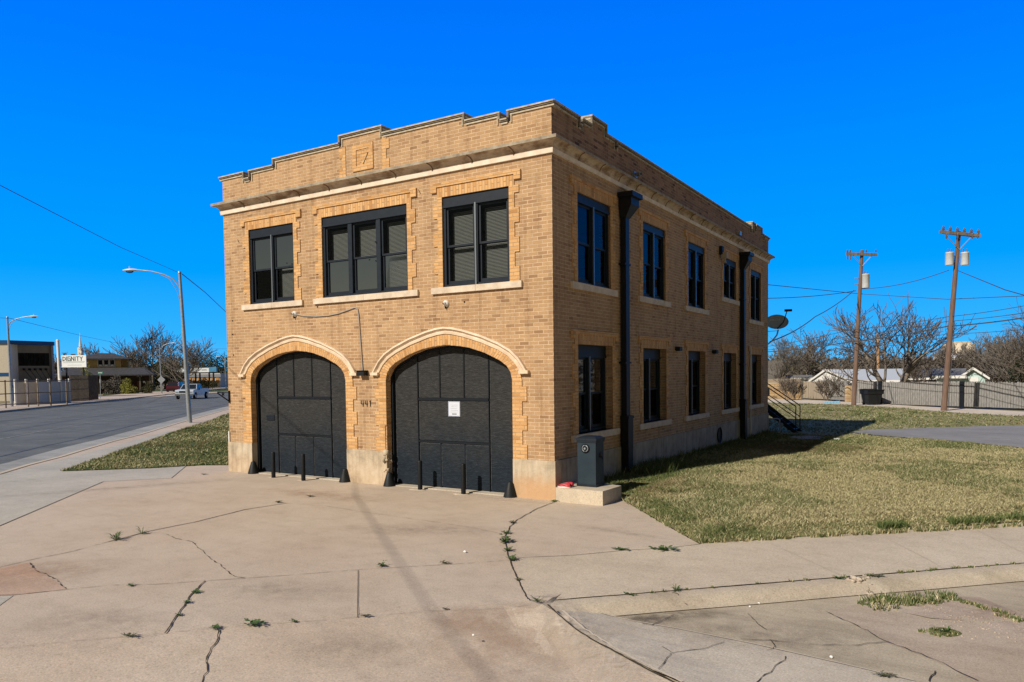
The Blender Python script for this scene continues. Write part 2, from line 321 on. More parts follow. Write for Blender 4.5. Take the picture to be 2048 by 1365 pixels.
M['stain_dark'] = stainmat('dark_dirt_stain', (.12, .10, .08), .75); M['stain_rust'] = stainmat('rusty_stain', (.44, .31, .22), .5, 3); M['pale_lit_worn'] = stainmat('pale_lit_worn_concrete', (.60, .52, .42), 1.0, 9); M['stain_grey'] = stainmat('grey_tyre_mark', (.27, .23, .19), .3, 5)
M['weed'] = noisy('weed_leaf', (.035, .085, .02), (.09, .16, .04), 40, .7)
M['weed_dry'] = noisy('dry_weed', (.17, .15, .10), (.09, .11, .05), 30, .9)
# ================================================================== THE BRICK BUILDING
B = thing('brick_building', 'two-storey tan brick building with stepped parapet and two arched black garage doors', 'building', (0, 0, 0))
W_, L_, BASE = 9.1, 16.6, .72
TF = lambda u, v, d: (u, -d, v)      # front: d outwards
TS = lambda u, v, d: (d, u, v)       # right-hand side
HW = 1.555
APR = [(0, 2.9), (.34, 2.87), (.58, 2.832), (.94, 2.725), (1.29, 2.57), (1.44, 2.465), (1.52, 2.35), (1.555, 2.20)]
def arch(cx, half=HW, z0=BASE, k=1.0, dz=0.0):
    pr = APR
    R = [(cx+x*k, z+dz) for x, z in pr]; Lf = [(cx-x*k, z+dz) for x, z in pr]
    return [(cx-half, z0)]+Lf[::-1]+R[1:]+[(cx+half, z0)]
DC = (-6.69, -2.43)
FTOP = [(-9.1, -8.3, 7.11), (-8.3, -8.04, 6.95), (-8.04, -7.21, 7.11), (-7.21, -5.12, 7.25), (-5.12, -3.98, 7.40), (-3.98, -1.9, 7.25), (-1.9, -1.1, 7.11), (-1.1, -.86, 6.97), (-.86, 0, 7.11)]
STOP = [(0, 1.02, 7.13), (1.02, 1.2, 7.0), (1.2, 1.61, 7.13), (1.61, 2.24, 7.31), (2.24, 2.74, 7.13), (2.74, 2.83, 7.0), (2.83, 13.9, 7.13), (13.9, 14.1, 7.0), (14.1, 14.5, 7.31), (14.5, 14.68, 7.13), (14.68, 15.45, 7.31), (15.45, 15.75, 7.13), (15.75, 15.87, 7.0), (15.87, 16.6, 7.13)]
def top_pts(tp): return [p for a, b, z in tp for p in ((a, z), (b, z))]
FW_WIN = [(-8.18, -6.66), (-5.76, -3.34), (-2.45, -.90)]
SW_ = [(.97, 2.5), (4.28, 5.75), (7.45, 8.9), (10.76, 12.17), (13.98, 15.42)]
SL_ = [(.95, 2.56), (4.26, 5.78), (7.45, 8.93), (10.76, 12.17), (13.98, 15.5)]
# walls
b = MB()
a1, a2 = arch(DC[0]), arch(DC[1])
outer = [(-W_, BASE)]+a1+a2+[(0, BASE)]+top_pts(FTOP)[::-1]
b.slab(outer, 0, -.2, TF, [[(u0, 4.03), (u1, 4.03), (u1, 5.79), (u0, 5.79)] for u0, u1 in FW_WIN])
oS = [(.2, BASE), (L_, BASE)]+top_pts(STOP)[::-1][:-1]+[(.2, 7.13)]
hs = [[(u0, 4.04 if i != 3 else 4.54), (u1, 4.04 if i != 3 else 4.54), (u1, 5.76), (u0, 5.76)] for i, (u0, u1) in enumerate(SW_)]+[[(u0, 1.13), (u1, 1.13), (u1, 2.87), (u0, 2.87)] for u0, u1 in SL_]
b.slab(oS, 0, -.25, TS, hs)
b.box(-W_, -W_+.25, .2, L_-.25, BASE, 7.1); b.box(-W_, -.25, L_-.25, L_, BASE, 7.1)
b.build('wall', M['brick'], B)
b = MB(); b.box(-W_+.25, -.25, .2, L_-.25, 6.35, 6.42); b.build('roof', M['asphalt'], B)
b = MB(); b.box(-W_+.25, -.25, .5, L_-.25, 3.45, 3.6); b.box(-W_+.25, -.25, .3, L_-.25, .0, .15); b.build('floor', M['room'], B)
# foundation
b = MB()
for x0, x1 in ((-W_-.03, DC[0]-HW), (DC[0]+HW, DC[1]-HW), (DC[1]+HW, .03)): b.box(x0, x1, -.03, .2, -.3, BASE)
b.mi = 1; b.box(-.22, .031, .2, L_+.03, -.4, BASE-.002); b.mi = 0; b.box(-W_-.03, -W_+.22, .2, L_+.03, -.4, BASE); b.box(-W_+.22, -.22, L_-.2, L_+.028, -.4, BASE)
# broken corner by the right-hand door
rr = random.Random(5)
for i in range(26):
    z = rr.uniform(.12, .72); x = DC[1]-HW+rr.uniform(-.07, .0); s_ = rr.uniform(.025, .06)
    b.blob((x, rr.uniform(-.035, .08), z), (s_, s_, s_*1.1), i, .5, 6, 4)
b.build('foundation', [M['plinth'], M['plinth_side']], B)
b = MB()
for i in range(5):
    z = BASE+.034+i*.0677; dx = (.03, .06, .04, .05, .025)[i]; b.box(DC[1]-HW-.04, DC[1]-HW-.008+rr.uniform(0, .01), -.008, .1+dx, z-.026, z+.022)
b.build('chipped_brick', M['brick'], B)
# side plinth uses its own concrete
# cornice
prof = [(-.01, 6.25), (.045, 6.25), (.055, 6.33), (.05, 6.335), (.06, 6.37), (.09, 6.41), (.14, 6.44), (.20, 6.452), (.205, 6.50), (.19, 6.512), (0, 6.57)]
pth = [((-W_, L_), (-1, 1)), ((-W_, 0), (-1, -1)), ((0, 0), (1, -1)), ((0, L_), (1, 1))]
b = MB()
for i in range(4):
    (p, mo), (q, mq) = pth[i], pth[(i+1) % 4]
    for k in range(len(prof)-1):
        (d0, z0), (d1, z1) = prof[k], prof[k+1]
        b.mi = 1 if k < 2 else (2 if k >= 7 else 0)
        b.add([(p[0]+mo[0]*d0, p[1]+mo[1]*d0, z0), (q[0]+mq[0]*d0, q[1]+mq[1]*d0, z0), (q[0]+mq[0]*d1, q[1]+mq[1]*d1, z1), (p[0]+mo[0]*d1, p[1]+mo[1]*d1, z1)], [(0, 1, 2, 3)], k in (3, 4, 5, 6))
cor = b.build('cornice', [M['cove'], M['band'], M['lip']], B)
b = MB()
rib = [(d+.004, z-.004) for d, z in prof[2:8]]
M['rib'] = mat('cornice_joint', (.20, .12, .07), .9)
for x in (-8.27, -7.34, -6.40, -5.47, -4.53, -3.59, -2.65, -1.70, -.77): b = MB(); b.tube([TF(x+.02*math.sin(i*.9), z, d) for i, (d, z) in enumerate(rib)], .013, 4, caps=False); b.build('joint', M['rib'], cor)
y = .95
while y < 16.4: b = MB(); b.tube([TS(y+.02*math.sin(i*.9), z, d) for i, (d, z) in enumerate(rib)], .011, 4, caps=False); b.build('joint', M['rib'], cor); y += .937
# parapet coping
b = MB()
def coping(tp, T, u_end0, u_end1):
    for i, (a, c, z) in enumerate(tp):
        a_ = a-(.07 if i == 0 else 0)*u_end0; c_ = c+(.07 if i == len(tp)-1 else 0)*u_end1
        zl = tp[i-1][2] if i else z; zr = tp[i+1][2] if i+1 < len(tp) else z
        e0 = -.045 if zl < z else .045*(zl > z); e1 = .045 if zr < z else -.045*(zr > z)
        if i == 0: e0 = 0
        if i == len(tp)-1: e1 = 0
        def bx(u0, u1, z0, z1, d0, d1):
            v = [T(u, zz, d) for d in (d0, d1) for zz in (z0, z1) for u in (u0, u1)]
            b.add(v, [(0, 2, 3, 1), (4, 5, 7, 6), (0, 1, 5, 4), (2, 6, 7, 3), (0, 4, 6, 2), (1, 3, 7, 5)])
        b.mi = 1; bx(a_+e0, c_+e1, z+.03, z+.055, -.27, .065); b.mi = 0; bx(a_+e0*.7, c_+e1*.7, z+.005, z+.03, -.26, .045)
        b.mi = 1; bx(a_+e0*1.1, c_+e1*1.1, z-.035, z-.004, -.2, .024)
        if zr != z and i+1 < len(tp):
            lo, hi = min(z, zr), max(z, zr); s_ = 1 if zr < z else -1
            b.mi = 0; bx(c+min(0, s_*.044), c+max(0, s_*.044), lo+.056, hi+.029, -.25, .06)
            b.mi = 1; bx(c-s_*.03-.012, c-s_*.03+.012, lo-.034, hi-.036, -.1, .022)
coping(FTOP, TF, 1, 1); coping(STOP, TS, 0, 1)
b.mi = 0; b.box(-W_-.06, -W_+.3, .28, L_, 7.1, 7.16); b.box(-W_+.3, -.28, L_-.3, L_+.06, 7.1, 7.16)
b.build('parapet_coping', [M['coping'], M['coping_light']], B)
# weathered upper parapet skin (a real course of darker, sooty bricks above the cornice)
b = MB(); pp = [(0.001, 6.56), (L_-.001, 6.56)]+[(u, z-.04) for u, z in top_pts(STOP)[::-1]]
b.slab(pp, .004, -.02, TS); b.build('parapet_facing', M['brick_weathered'], B)
# panel on the parapet
b = MB()
fx0, fx1, z0, z1 = -4.80, -4.22, 6.63, 7.18; fwid = .11
for q in ((fx0, fx1, z1-fwid, z1), (fx0, fx1, z0, z0+fwid), (fx0, fx0+fwid, z0+fwid, z1-fwid), (fx1-fwid, fx1, z0+fwid, z1-fwid)):
    b.slab([(q[0], q[2]), (q[1], q[2]), (q[1], q[3]), (q[0], q[3])], .022, -.01, TF)
rq = random.Random(3)
for i_ in range(5):
    for j_ in range(6): xa_, za_ = fx0+fwid+i_*.072, z0+fwid+j_*.06; b.slab([(xa_, za_), (xa_+.07, za_), (xa_+.07, za_+.058), (xa_, za_+.058)], rq.uniform(.004, .012), -.01, TF)
for s_, xe in ((1, -5.0), (-1, -3.98)):
    for k in range(4):
        wdt = .19 if k % 2 == 0 else .11
        if s_ < 0: wdt = .2 if k % 2 == 0 else .12
        zz = 6.57+k*.2; zt = min(zz+.2, 7.20 if s_ > 0 else 7.2)
        x0, x1 = (xe-wdt, xe) if s_ > 0 else (xe, xe+wdt)
        b.slab([(x0, zz), (x1, zz), (x1, zt), (x0, zt)], .014, -.01, TF)
b.build('parapet_panel', M['trim'], B)
b = MB(); b.tube([TF(-4.50, 6.76, .013), TF(-4.44, 6.84, .014), TF(-4.36, 6.98, .013)], .008, 4); b.build('panel_groove', M['frame_dark'], B)
# window trims, sills, windows
def quad(b, T, x0, x1, z0, z1, d0, d1): b.slab([(x0, z0), (x1, z0), (x1, z1), (x0, z1)], d0, d1, T)
def surround(T, u0, u1, z0, z1, seed, side=False):
    cr = .0677
    for s_ in (-1, 1):
        b = MB(); z = z0; k = seed % 2
        while z < z1-.01:
            zt = min(z+4*cr, z1)
            wd = (.215 if (k+(s_ > 0)) % 2 == 0 else .115)
            x0, x1 = (u0-wd, u0) if s_ < 0 else (u1, u1+wd)
            quad(b, T, x0, x1, z, zt, .02+(k % 2)*.0008, -.01)
            z = zt; k += 1
        b.build('jamb_bricks', M['trim'], B)
    b = MB(); quad(b, T, u0-.115, u1+.115, z1, z1+.2, .0195, -.01); b.build('soldier_course', M['soldier'], B)
    b = MB(); quad(b, T, u0-.26, u1+.26, z1+.2, z1+.272, .042, -.01); quad(b, T, u0-.26, u0-.118, z1+.10, z1+.2, .0415, -.01); quad(b, T, u1+.118, u1+.26, z1+.10, z1+.2, .0415, -.01)
    b.build('hood_course', M['trim'], B)
def sill(T, u0, u1, z0, z1, side=False):
    b = MB(); n = 2; m_ = (u0+u1)/2+.02
    for a, c in ((u0, m_-.003), (m_+.003, u1)): quad(b, T, a, c, z0, z1, .055, -.16)
    b.build('window_sill', M['stone'], B)
def window(T, u0, u1, z0, z1, nsash, rec, header=.2, strip=True, blinds=True, seed=0, lowdark=(), curtain=0):
    """double-hung sashes side by side in a navy frame, the frame face 'rec' behind the wall"""
    d = -rec; fwk = .055
    b = MB()
    quad(b, T, u0, u1, z1-header, z1, d+.03, d-.06)
    quad(b, T, u0-.0, u1, z1-header-.045, z1-header, d+.045, d-.06)
    quad(b, T, u0, u0+fwk, z0, z1-header-.045, d+.02, d-.07); quad(b, T, u1-fwk, u1, z0, z1-header-.045, d+.02, d-.07)
    quad(b, T, u0+fwk, u1-fwk, z0, z0+.05, d+.02, d-.07)
    zt = z1-header-.045; iw = (u1-u0-2*fwk); mw = .09 if nsash == 2 else .11
    sw = (iw-mw*(nsash-1))/nsash
    for k in range(1, nsash):
        x = u0+fwk+k*sw+(k-1)*mw; quad(b, T, x, x+mw, z0+.05, zt, d+.028, d-.07)
    fo = b.build('window', M['frame'], B)
    s2 = MB(); g2 = MB(); bl = MB()
    for k in range(nsash):
        x0 = u0+fwk+k*(sw+mw); x1 = x0+sw; zm = z0+.05+(zt-z0-.05)*.5
        for (za, zb, dd) in ((zm-.02, zt, d-.012), (z0+.05, zm+.02, d-.035)):
            r_ = .045
            quad(s2, T, x0, x0+r_, za, zb, dd, dd-.03); quad(s2, T, x1-r_, x1, za, zb, dd, dd-.03)
            quad(s2, T, x0+r_, x1-r_, zb-r_, zb, dd-.001, dd-.031); quad(s2, T, x0+r_, x1-r_, za, za+(.04 if dd > d-.03 else .07), dd-.001, dd-.031)
            v = [T(x0+r_, za+.03, dd-.015), T(x1-r_, za+.03, dd-.015), T(x1-r_, zb-r_, dd-.015), T(x0+r_, zb-r_, dd-.015)]; g2.add(v, [(0, 1, 2, 3)])
        if blinds:
            za = z0+.08; zb = zt-.07; h = za
            if k in lowdark: za = zm; h = zm
            while h < zb:
                v = [T(x0+.04, h, d-.155), T(x1-.04, h, d-.155), T(x1-.04, h+.0155, d-.157), T(x0+.04, h+.0155, d-.157)]; bl.add(v, [(0, 1, 2, 3)]); h += .0265
    s2.build('sash', M['frame'], fo); g2.build('glass', M['glass'], fo)
    if blinds: bl.build('blind', M['blind'], fo)
    if curtain:
        cb = MB(); x0 = u0+fwk+.05
        for k in range(nsash):
            xa = x0+k*(sw+mw)
            cb = MB(); n_ = 9; cv = [T(xa+.02*j, zz, d-.16-.012*(j % 2)) for zz in (z1-header-.62, z1-header-.1) for j in range(n_)]; cb.add(cv, [(j, j+1, n_+j+1, n_+j) for j in range(n_-1)]); cb.build('curtain', M['curtain'], fo)
    if strip:
        s3 = MB(); x = (u0+u1)/2; quad(s3, T, x-.016, x+.016, z0+.01, zt+.02, d+.05, d+.029); s3.build('cover_strip', M['strip'], fo)
    return fo
for i, (u0, u1) in enumerate(FW_WIN):
    surround(TF, u0, u1, 4.03, 5.79, i+1); sill(TF, u0-.275, u1+.27, 3.91, 4.03)
    window(TF, u0+.002, u1-.002, 4.031, 5.789, 3 if i == 1 else 2, .045, .165, i != 1, True, i, (0,) if i == 0 else ())
for i, (u0, u1) in enumerate(SW_):
    z0 = 4.54 if i == 3 else 4.04
    surround(TS, u0, u1, z0, 5.76, i+3); sill(TS, u0-.28, u1+.28, z0-.13, z0)
    window(TS, u0+.002, u1-.002, z0+.001, 5.759, 2, .05, .13, True, False)
for i, (u0, u1) in enumerate(SL_):
    surround(TS, u0, u1, 1.13, 2.87, i+2); sill(TS, u0-.28, u1+.28, 1.0, 1.13)
    window(TS, u0+.002, u1-.002, 1.131, 2.869, 2, .17, .2, True, False, curtain=1 if i == 1 else 0)
# garage doors
M['wear'] = noisy('worn_paint_edge', (.06, .068, .075), (.20, .205, .205), 9, .8)
for di, cx in enumerate(DC):
    # brick arch ring
    inner = arch(cx)[1:-1]
    L0 = [(x, z) for x, z in inner]; n = len(L0)
    out = []
    for x, z in L0:
        dx = x-cx; t = min(1, abs(dx)/HW); zo = z+.245*(1-t**4)+.02; out.append((cx+dx*(1+.135*t**1.3)+(0), zo+.0))
    out[0] = (cx-1.765, 2.20); out[-1] = (cx+1.765, 2.20)
    b = MB(); al = 0
    for i in range(n-1):
        q = [L0[i], L0[i+1], out[i+1], out[i]]; ln = math.dist(out[i], out[i+1]); li = ln
        w_ = math.dist(L0[i], out[i])
        vs = [TF(x, z, .0195) for x, z in q]+[TF(x, z, -.02) for x, z in q]
        uv = [(al, 0), (al+li, 0), (al+li, w_), (al, w_)]
        b.add(vs, [(0, 1, 2, 3), (3, 2, 6, 7), (1, 0, 4, 5)], uvs=[uv, [(al, w_), (al+li, w_), (al+li, w_+.03), (al, w_+.03)], [(al+li, 0), (al, 0), (al, -.03), (al+li, -.03)]]); al += li
        # soffit lining
    # lining of the reveal in yellow brick
    full = arch(cx)
    for i in range(1, n):
        (xa, za), (xb, zb) = full[i], full[i+1]
        nx, nz_ = -(zb-za), (xb-xa); ll = math.hypot(nx, nz_); nx, nz_ = nx/ll*.0, nz_/ll*.0
        b.add([TF(xa, za-.003, .012), TF(xb, zb-.003, .012), TF(xb, zb-.003, -.199), TF(xa, za-.003, -.199)], [(0, 1, 2, 3)], uvs=[[(0, i*.3), (0, i*.3+.3), (.2, i*.3+.3), (.2, i*.3)]])
    b.build('arch_bricks', M['soldier'], B)
    cr = .0677
    for s_ in (-1, 1):
        b = MB(); k = 0; z = BASE+.001
        while z < 2.19:
            zt = min(z+4*cr, 2.20); wd = .31 if k % 2 == 0 else .21
            x0, x1 = (cx-HW-wd, cx-HW) if s_ < 0 else (cx+HW, cx+HW+wd)
            quad(b, TF, x0, x1-(.045 if di == 1 and s_ < 0 and z < 1.0 else 0), z, zt, .02+(k % 2)*.0008, -.01)
            z = zt; k += 1
        xx = cx+s_*(HW-.0005); b.add([(xx-s_*.003, -.012, BASE), (xx-s_*.003, .199, BASE), (xx-s_*.003, .199, 2.20), (xx-s_*.003, -.012, 2.20)], [(0, 1, 2, 3)])
        b.build('jamb_bricks', M['trim'], B)
    # hood mould
    ho = [(0, 3.255), (.2, 3.235), (.45, 3.185), (.9, 3.055), (1.3, 2.90), (1.55, 2.765), (1.72, 2.615), (1.84, 2.45), (1.895, 2.36)]
    hp = [(cx-x, z) for x, z in ho[::-1]]+[(cx+x, z) for x, z in ho[1:]]
    b = MB(); pr = [(0, .0), (0, .075), (.035, .085), (.05, .06), (.075, .03), (.09, .045), (.135, .04), (.14, .0)]
    rings = []
    for i, (x, z) in enumerate(hp):
        a = hp[max(i-1, 0)]; c_ = hp[min(i+1, len(hp)-1)]; tx, tz = c_[0]-a[0], c_[1]-a[1]; l_ = math.hypot(tx, tz); nx, nz_ = tz/l_, -tx/l_   # inward
        if i == len(hp)//2: nx, nz_ = 0, -1
        rings.append([TF(x+nx*o_, z+nz_*o_, d_) for o_, d_ in pr])
    v = [p for r_ in rings for p in r_]; kk = len(pr)
    b.add(v, [(i*kk+j, (i+1)*kk+j, (i+1)*kk+j+1, i*kk+j+1) for i in range(len(rings)-1) for j in range(kk-1)])
    for s_ in (-1, 1): x = cx+s_*1.83; b.box(min(x-.1, x+.1), max(x-.1, x+.1), -.085, 0, 2.315, 2.375)
    b.build('hood_mould', M['hood'], B)
    # the door itself
    dr = MB(); zb = .02
    shp = arch(cx, z0=zb, dz=.0)
    dr.slab(shp, -.215, -.24, TF); door = dr.build('garage_door', M['door'], B)
    hwid = HW
    def ztop(x):
        x = abs(x-cx); pr_ = APR
        for (xa, za), (xb, zb_) in zip(pr_, pr_[1:]):
            if x <= xb: return za+(zb_-za)*(x-xa)/(xb-xa)
        return 2.2
    xs = [cx-hwid+.07, cx-.86, cx-.30, cx+.30, cx+.90]
    # raised plywood sheets with dark gaps between
    sh = MB(); wr = MB()
    def sheet(x0, x1, z0, z1, arched=False, d=-.2):
        g_ = .014; x0 += g_; x1 -= g_; z0 += g_
        if arched:
            k_ = 5; tp = [(x0+(x1-x0)*j/k_, ztop(x0+(x1-x0)*j/k_)-.03) for j in range(k_+1)]
            pl = [(x0, z0), (x1, z0)]+tp[::-1]
        else: pl = [(x0, z0), (x1, z0), (x1, z1-g_), (x0, z1-g_)]
        sh.slab(pl, d, -.2149, TF)
        if z1 or arched:
            zt_ = z1-g_ if not arched else ztop(x1)-.06; zt2 = z1-g_ if not arched else ztop(x0)-.06
            quad(wr, TF, x1-.006, x1-.001, z0+.02, zt_-.01, d+.0012, d-.001)
            if not arched: quad(wr, TF, x0+.02, x1-.01, zt_-.006, zt_-.001, d+.0012, d-.001)
            quad(wr, TF, x0+.001, x0+.005, z0+.02, zt2-.01, d+.0012, d-.001)
    c5 = cx+HW-.02
    sheet(xs[0], xs[1], zb, 0, True); sheet(xs[4], c5, zb, 0, True)
    z1_, z2_ = .93, 1.80
    for a, c_ in ((xs[1], xs[2]), (xs[2], xs[3]), (xs[3], xs[4])):
        sheet(a, c_, zb, z1_); sheet(a, c_, z2_+.03, 0, True)
    sheet(xs[1], xs[4], z1_+.03, z2_, d=-.197)
    sh.build('door_panel', M['door'], door); wr.build('worn_edge', M['wear'], door)
    st = MB()
    quad(st, TF, xs[1]-.012, xs[4]+.012, z2_-.008, z2_+.042, -.178, -.2); quad(st, TF, xs[1]-.012, xs[4]+.012, z1_-.005, z1_+.038, -.184, -.2)
    for x in xs[2:4]: quad(st, TF, x-.014, x+.014, z2_+.042, ztop(x)-.04, -.182, -.2); quad(st, TF, x-.012, x+.012, zb, z1_-.005, -.188, -.2)
    for x in (xs[1], xs[4]): quad(st, TF, x-.02, x+.0, zb, ztop(x)-.05, -.178, -.2)
    quad(st, TF, cx-HW+.002, cx-HW+.06, zb, 2.3, -.13, -.2)
    fa = arch(cx)[1:-1]
    for (xa, za), (xb, zb_) in zip(fa, fa[1:]):
        st.slab([(xa, za-.004), (xb, zb_-.004), (xb, zb_-.05), (xa, za-.05)], -.15, -.2, TF)
    st.build('door_stile', M['frame_dark'], door)
    ls = MB(); ls.box(cx-HW, cx+HW, -.02, .3, -.2, .018); ls.build('threshold', M['gutter2'], B)
    if di == 0:
        lv = MB(); quad(lv, TF, cx-1.27, cx-.99, 1.27, 1.40, -.185, -.199)
        for j in range(3): quad(lv, TF, cx-1.26, cx-1.02, 1.285+j*.038, 1.303+j*.038, -.176, -.185)
        lv.build('mail_slot', M['frame'], door)
# house number: 4 4 1 as separate black strokes
num = MB()
def digit(ch, x, z, h=.125, wd=.07):
    st_ = {'4': [((0, 1), (0, .42)), ((0, .42), (1, .42)), ((.78, 1), (.78, 0))], '1': [((.5, 1), (.5, 0)), ((.2, .8), (.5, 1))]}[ch]
    for (xa, za), (xb, zb) in st_:
        p, q = Vector((x+xa*wd, 0, z+za*h)), Vector((x+xb*wd, 0, z+zb*h)); t = (q-p).normalized(); n_ = Vector((-t.z, 0, t.x))*.0055; t *= .004
        pl = [(v.x, v.z) for v in (p-t-n_, q+t-n_, q+t+n_, p-t+n_)]; num.slab(pl, .015, .001, TF)
for i, ch in enumerate('441'): digit(ch, -4.70+i*.115, 1.655)
num.build('house_number', M['black_metal'], B)
# downspouts with leader heads
for i, (yy, tops) in enumerate(((2.98, (2.86, 3.42)), (12.62, (12.5, 13.06)))):
    b = MB(); b.box(.03, .15, yy, yy+.19, .0, 5.75)
    b.box(.025, .20, yy-.035, yy+.225, 0, 1.32); b.box(.02, .215, yy-.05, yy+.24, 1.32, 1.38)
    for zz in (2.5, 4.6): b.box(.0, .158, yy-.06, yy+.25, zz, zz+.04)
    dsp = b.build('downspout', M['black_metal'], B)
    b = MB(); y0, y1 = tops
    ym, yM = yy-.02, yy+.21
    def ring_(ya, yb, d, z): return [(.02, ya, z), (d, ya, z), (d, yb, z), (.02, yb, z)]
    rg = [ring_(ym, yM, .16, 5.6), ring_(y0+.06, y1-.06, .30, 5.86), ring_(y0+.06, y1-.06, .30, 6.0), ring_(y0, y1, .36, 6.02), ring_(y0, y1, .36, 6.12)]
    v = [p for r_ in rg for p in r_]
    b.add(v, [(4*i_+j, 4*i_+(j+1) % 4, 4*i_+4+(j+1) % 4, 4*i_+4+j) for i_ in range(4) for j in range(4)]+[(16, 17, 18, 19)])
    b.build('leader_head', M['black_metal'], dsp)
b = MB(); b.tube([(.05, 13.88, .12), (.05, 13.88, 3.1), (.0, 13.88, 3.14)], .026, 8); b.build('drain_pipe', M['white'], B)
b = MB()
v = [(.036, 10.22+.2*math.cos(t), .40+.22*math.sin(t)) for t in [2*math.pi*k/16 for k in range(16)]]; b.add(v, [tuple(range(16))]); b.add([(p[0]+.03, 10.22+(p[1]-10.22)*1.12, .40+(p[2]-.40)*1.1) for p in v]+v, [(k, (k+1) % 16, 16+(k+1) % 16, 16+k) for k in range(16)])
b.box(.03, .16, 12.72, 12.9, 0, .56); b.build('vent_opening', M['black_metal'], B)
b = MB(); b.box(-W_-.005, -W_+.03, -.034, .1, .72, .98); b.build('white_patch', M['white'], B)
# small brick holes and iron anchors
b = MB()
for x, z in ((-2.62, 5.98), (-8.6, 5.62), (-3.05, 6.03), (-1.3, 6.03)): b.slab([(x, z), (x+.02, z-.01), (x+.07, z-.10), (x+.055, z-.10)], .004, .0005, TF)
for x, z in ((-8.86, 3.68), (-8.87, 3.35), (-8.86, 2.85), (-5.95, 3.85), (-1.95, 3.72), (-4.38, 4.75), (-6.9, 4.9), (-4.2, 5.1), (-1.9, 5.9)): b.lathe([(.0, 0), (.017, 0), (.017, .01)], (x, -.011, z), 6, 'y')
b.build('anchor_mark', M['frame_dark'], B)
# ------------------------------------------------------------------ fixtures on the building
def camera_thing(x, z, lab):
    t = thing('security_camera', lab, 'camera', (x, 0, z))
    b = MB(); b.lathe([(.066, 0), (.066, -.03), (.05, -.045)], (x, -.0, z), 16, 'y'); b.lathe([(.038, -.045), (.034, -.08), (.02, -.10)], (x, 0, z), 14, 'y'); b.build('housing', M['white'], t)
    b = MB(); b.lathe([(.016, -.100), (.016, -.104)], (x-.004, 0, z), 10, 'y'); b.box(x-.008, x+.008, -.05, -.01, z-.1, z-.05); b.build('lens', M['black'], t); return t
camera_thing(-6.68, 3.73, 'small white security camera at the end of the cable above the left garage door')
camera_thing(-2.39, 3.71, 'small round white security camera alone under the right-hand front window')
b = MB(); pts = [(-6.62, 3.72), (-6.4, 3.67), (-6.0, 3.64), (-5.6, 3.64), (-5.3, 3.67), (-5.0, 3.73), (-4.82, 3.77), (-4.74, 3.74)]
b.tube([(x, -.02, z) for x, z in pts]+[(-4.71, -.02, 3.6), (-4.66, -.02, 2.9), (-4.625, -.02, 2.42)], .011, 6); tag(b.build('cable', mat('grey_cable', (.34, .32, .30), .6), org=(-4.7, -.02, 3.6)), 'thin black cable looping along the front brickwork from the camera down to a small box', 'cable')
t = thing('junction_box', 'small black box on the brick pier between the two garage arches', 'electrical box', (-4.6, 0, 2.36)); b = MB(); b.box(-4.70, -4.50, -.13, 0, 2.31, 2.41); b.build('box_body', M['black'], t); b = MB(); b.box(-4.72, -4.48, -.15, -.005, 2.41, 2.425); b.build('box_lid', M['frame_dark'], t)
t = thing('paper_notice', 'white printed notice with blue border taped to the right garage door', 'notice', (-2.37, .19, 1.62))
b = MB(); b.box(-2.525, -2.235, .188, .192, 1.475, 1.775); b.build('sheet', mat('paper', (.62, .66, .74), .6), t)
b = MB(); 
for q in ((-2.518, -2.242, 1.765, 1.769), (-2.518, -2.242, 1.481, 1.485), (-2.518, -2.514, 1.485, 1.765), (-2.246, -2.242, 1.485, 1.765)): b.box(q[0], q[1], .186, .188, q[2], q[3])
b.build('border', mat('blue_ink', (.05, .08, .3), .6), t)
b = MB()
for j in range(5): b.box(-2.47+.01*(j % 2), -2.29-.012*(j % 3), .1865, .1878, 1.70-j*.035, 1.706-j*.035)
b.build('print_line', mat('grey_ink', (.38, .40, .46), .7), t)
b = MB(); b.box(-2.43, -2.32, .186, .1878, 1.515, 1.53); b.build('print_bar', M['black'], t)
# star bracket on the left corner
t = thing('star_bracket', 'black iron wall bracket with a star cut-out at the left corner', 'bracket', (-9.08, 0, 1.85))
b = MB(); b.box(-9.07, -9.03, -.03, 0, 1.68, 1.98); b.tube([(-9.05, -.02, 1.72), (-9.12, -.30, 1.93)], .016, 6); b.tube([(-9.05, -.02, 1.95), (-9.12, -.30, 1.95)], .012, 6); b.build('arm', M['black_metal'], t)
b = MB(); sp_ = [(-.16+.05*(1 if k % 2 == 0 else .42)*math.cos(math.pi/2+k*math.pi/5), 1.90+.055*(1 if k % 2 == 0 else .42)*math.sin(math.pi/2+k*math.pi/5)) for k in range(10)]
b.slab(sp_, -9.10, -9.085, lambda u, v, d: (d, u, v)); b.build('star', M['black_metal'], t)
# wall lights on the side
for i, (yy, z) in enumerate(((6.45, 2.9), (9.62, 2.88))):
    t = thing('wall_light', ['small black wall light between the second and third ground-floor side windows', 'small black wall light between the third and fourth ground-floor side windows'][i], 'light', (0, yy, z), 'wall lights on the side wall')
    b = MB(); b.box(0, .13, yy, yy+.2, z-.05, z+.045); b.build('housing', M['black'], t); b = MB(); b.box(.02, .12, yy+.015, yy+.185, z-.062, z-.05); b.build('lens', M['frame_dark'], t)
t = thing('flood_light', 'beige and black flood light high on the side wall beside the small window', 'light', (0, 10.45, 5.85)); b = MB(); b.box(.0, .10, 10.33, 10.50, 5.78, 6.02); b.build('back_box', M['black'], t); b = MB(); b.box(.06, .22, 10.36, 10.52, 5.66, 5.84); b.lathe([(.02, 0), (.05, -.12), (.06, -.14)], (.14, 10.44, 5.67), 10); b.build('lamp_head', mat('beige_plastic', (.45, .38, .27), .6), t)
